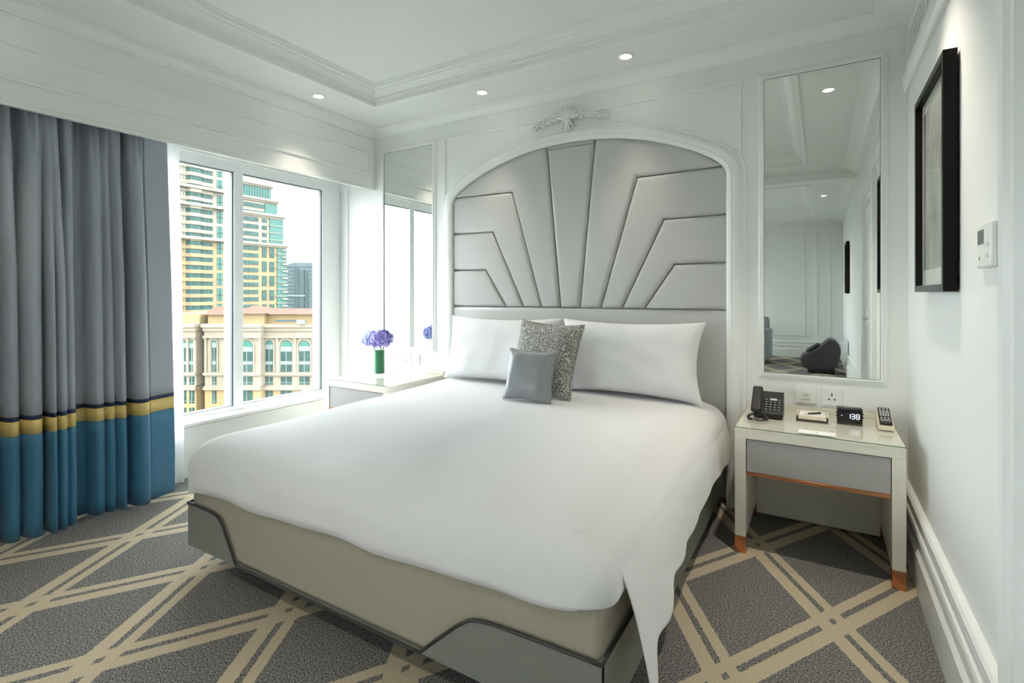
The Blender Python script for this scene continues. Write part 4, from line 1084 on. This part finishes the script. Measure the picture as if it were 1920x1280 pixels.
def old_building():
    B = Site('stone_building', 'pale stone palace-style building with arched windows and pink roof', 'building', 110, 480)
    def arch_poly(u, hw, va, vb, d):
        x, hwm, zt, zb = B.x(u, d), hw * (B.D + d) / 960, B.z(va, d), B.z(vb, d)
        return [(x - hwm, zb), (x + hwm, zb)] + [(x + hwm * math.cos(PI * i / 12), zt - hwm + hwm * math.sin(PI * i / 12)) for i in range(13)]
    def arched(u, hw, d, va=638, vb=697):
        w_ = B.part('window', MB().prism(arch_poly(u, hw, va, vb, d), lambda p, t: (p[0], t, p[1]), d - 0.05, d + 0.1), M_bwin)
        pts = arch_poly(u, hw + 1.6, va - 2.0, vb, d)
        B.part('surround', MB().sweep([(p[0], d, p[1]) for p in pts[1:] + pts[:1]], (0, -1, 0), [(0, 0), (0, 0.28), (-0.28, 0.28), (-0.28, 0)]), M_stone, w_)
        fan = [p for p in arch_poly(u, hw - 0.4, va + 0.5, va + hw * 1.15, d)]
        B.part('fanlight', MB().prism(fan, lambda p, t: (p[0], t, p[1]), d - 0.09, d - 0.04), M_bfan, w_)
        mb = MB()
        for a, b in ((va + hw * 1.1, va + hw * 1.1 + 9), (va + 39, va + 45)): mb.box(B.x(u - hw, d), B.x(u + hw, d), d - 0.10, d - 0.04, B.z(b, d), B.z(a, d))
        B.part('spandrel', mb, M_bspan, w_)
        B.part('bar', MB().box(B.x(u, d) - 0.07, B.x(u, d) + 0.07, d - 0.12, d - 0.05, B.z(vb, d), B.z(va + hw * 1.1 + 9, d)), M_bspan, w_)
    def rect(u, hw, va, vb, d):
        w_ = B.part('window', MB().box(B.x(u - hw, d), B.x(u + hw, d), d - 0.06, d + 0.1, B.z(vb, d), B.z(va, d)), M_bwin)
        B.part('bar', MB().box(B.x(u, d) - 0.07, B.x(u, d) + 0.07, d - 0.11, d - 0.05, B.z(vb, d), B.z(va, d)).box(B.x(u - hw, d), B.x(u + hw, d), d - 0.11, d - 0.05, B.z(vb - 3.4, d), B.z(vb - 4.4, d)), M_bspan, w_)
    blocks = [(490, 660, 0.0, [(505, 7), (537, 10.5), (571, 10), (605, 10), (638, 10)]), (436, 490, -1.8, [(463, 11)]), (384, 440, 6.0, [(402, 4)]), (318, 368, 5.0, [(345, 4.5), (360, 5)]), (364, 390, 9.5, [])]
    for u0, u1, d, wins in blocks:
        s_ = (B.D + d) / B.D
        def S(name, m, v0, v1, out, ua=u0, ub=u1): B.slab(name, m, ua, ub, v0, v1, d - out, d + 14, None, d)
        S('wall', M_stone, 632, 730, 0); S('wall', M_yel, 730, 1100, 0)
        S('attic_wall', M_yel, 588, 612, -1.2)
        S('cornice', M_stone, 607, 613, 1.2, u0 - 2, u1 + 2); S('cornice', M_stone, 613, 620, 0.7, u0 - 1, u1 + 1); S('frieze', M_stone, 620, 629, 0.25); S('cornice', M_stone, 629, 633, 0.7, u0 - 1, u1 + 1)
        S('string_course', M_stone, 698, 702.5, 0.7, u0 - 1, u1 + 1); S('string_course', M_stone, 702.5, 704, 0.4); S('string_course', M_stone, 723, 726, 0.4); S('string_course', M_stone, 726, 730, 0.7, u0 - 1, u1 + 1)
        for u, hw in wins:
            arched(u, hw, d); rect(u, hw, 706, 721, d); rect(u, hw, 732, 756, d)
            for k in range(4): rect(u, hw, 764 + 28 * k, 782 + 28 * k, d)
        ce = [w_[0] for w_ in wins]
        pil = sorted(set([u0 + 2.5, u1 - 2.5] + [(a + b) / 2 for a, b in zip(ce, ce[1:])]))
        for u in pil:
            if u1 - u0 < 30: continue
            B.part('pilaster', MB().box(B.x(u - 2.2, d), B.x(u + 2.2, d), d - 0.3, d + 0.1, B.z(698, d), B.z(636, d)).box(B.x(u - 3, d), B.x(u + 3, d), d - 0.5, d + 0.1, B.z(636, d), B.z(633, d)), M_stone)
    # hipped roofs
    def hip(u0, u1, ve, va, ua, ub, d0, d1):
        x0, x1, ze = B.x(u0, d0), B.x(u1, d0), B.z(ve, d0); xa, xb, za = B.x(ua, d0 + 5), B.x(ub, d0 + 5), B.z(va, d0 + 5)
        B.part('roof', MB().add([(x0, d0, ze), (x1, d0, ze), (x1, d1, ze), (x0, d1, ze), (xa, d0 + 6, za), (xb, d0 + 6, za)], [(0, 1, 5, 4), (1, 2, 5), (2, 3, 4, 5), (3, 0, 4), (0, 3, 2, 1)]), M_rooft)
    hip(490, 662, 589, 578, 512, 640, -0.3, 15); hip(434, 494, 588, 572, 472, 478, -2.1, 12); hip(380, 442, 590, 574, 400, 440, 6, 20)
    B.slab('maintenance_rail', M_far2, 522, 578, 599, 602.5, -1.6, -1.3); B.slab('maintenance_cradle', M_bspan, 563, 578, 599, 606, -2.0, -1.2)
old_building()

def far_tower():
    F = Site('glass_office_tower', 'distant grey-green glass office tower beside the ochre tower', 'building', 330, 562)
    F.slab('core', M_far, 536, 586, 494, 1000, 0, 30); F.slab('roof_box', M_far, 541, 580, 491, 495, 4, 26)
    for k, (a, b) in enumerate(((552, 560), (563, 571), (574, 577))): F.slab('dark_bay', M_far2, a, b, 503 + 3 * k, 700, -0.6, 1)
    for k in range(14): F.slab('floor_line', M_far2, 536, 586, 500 + k * 7, 500.8 + k * 7, -0.3, 1)
    F.slab('light_band', M_bspan, 540, 573, 553, 555.5, -0.9, 1)
far_tower()
# pale blocks out to the side that only the left mirror shows
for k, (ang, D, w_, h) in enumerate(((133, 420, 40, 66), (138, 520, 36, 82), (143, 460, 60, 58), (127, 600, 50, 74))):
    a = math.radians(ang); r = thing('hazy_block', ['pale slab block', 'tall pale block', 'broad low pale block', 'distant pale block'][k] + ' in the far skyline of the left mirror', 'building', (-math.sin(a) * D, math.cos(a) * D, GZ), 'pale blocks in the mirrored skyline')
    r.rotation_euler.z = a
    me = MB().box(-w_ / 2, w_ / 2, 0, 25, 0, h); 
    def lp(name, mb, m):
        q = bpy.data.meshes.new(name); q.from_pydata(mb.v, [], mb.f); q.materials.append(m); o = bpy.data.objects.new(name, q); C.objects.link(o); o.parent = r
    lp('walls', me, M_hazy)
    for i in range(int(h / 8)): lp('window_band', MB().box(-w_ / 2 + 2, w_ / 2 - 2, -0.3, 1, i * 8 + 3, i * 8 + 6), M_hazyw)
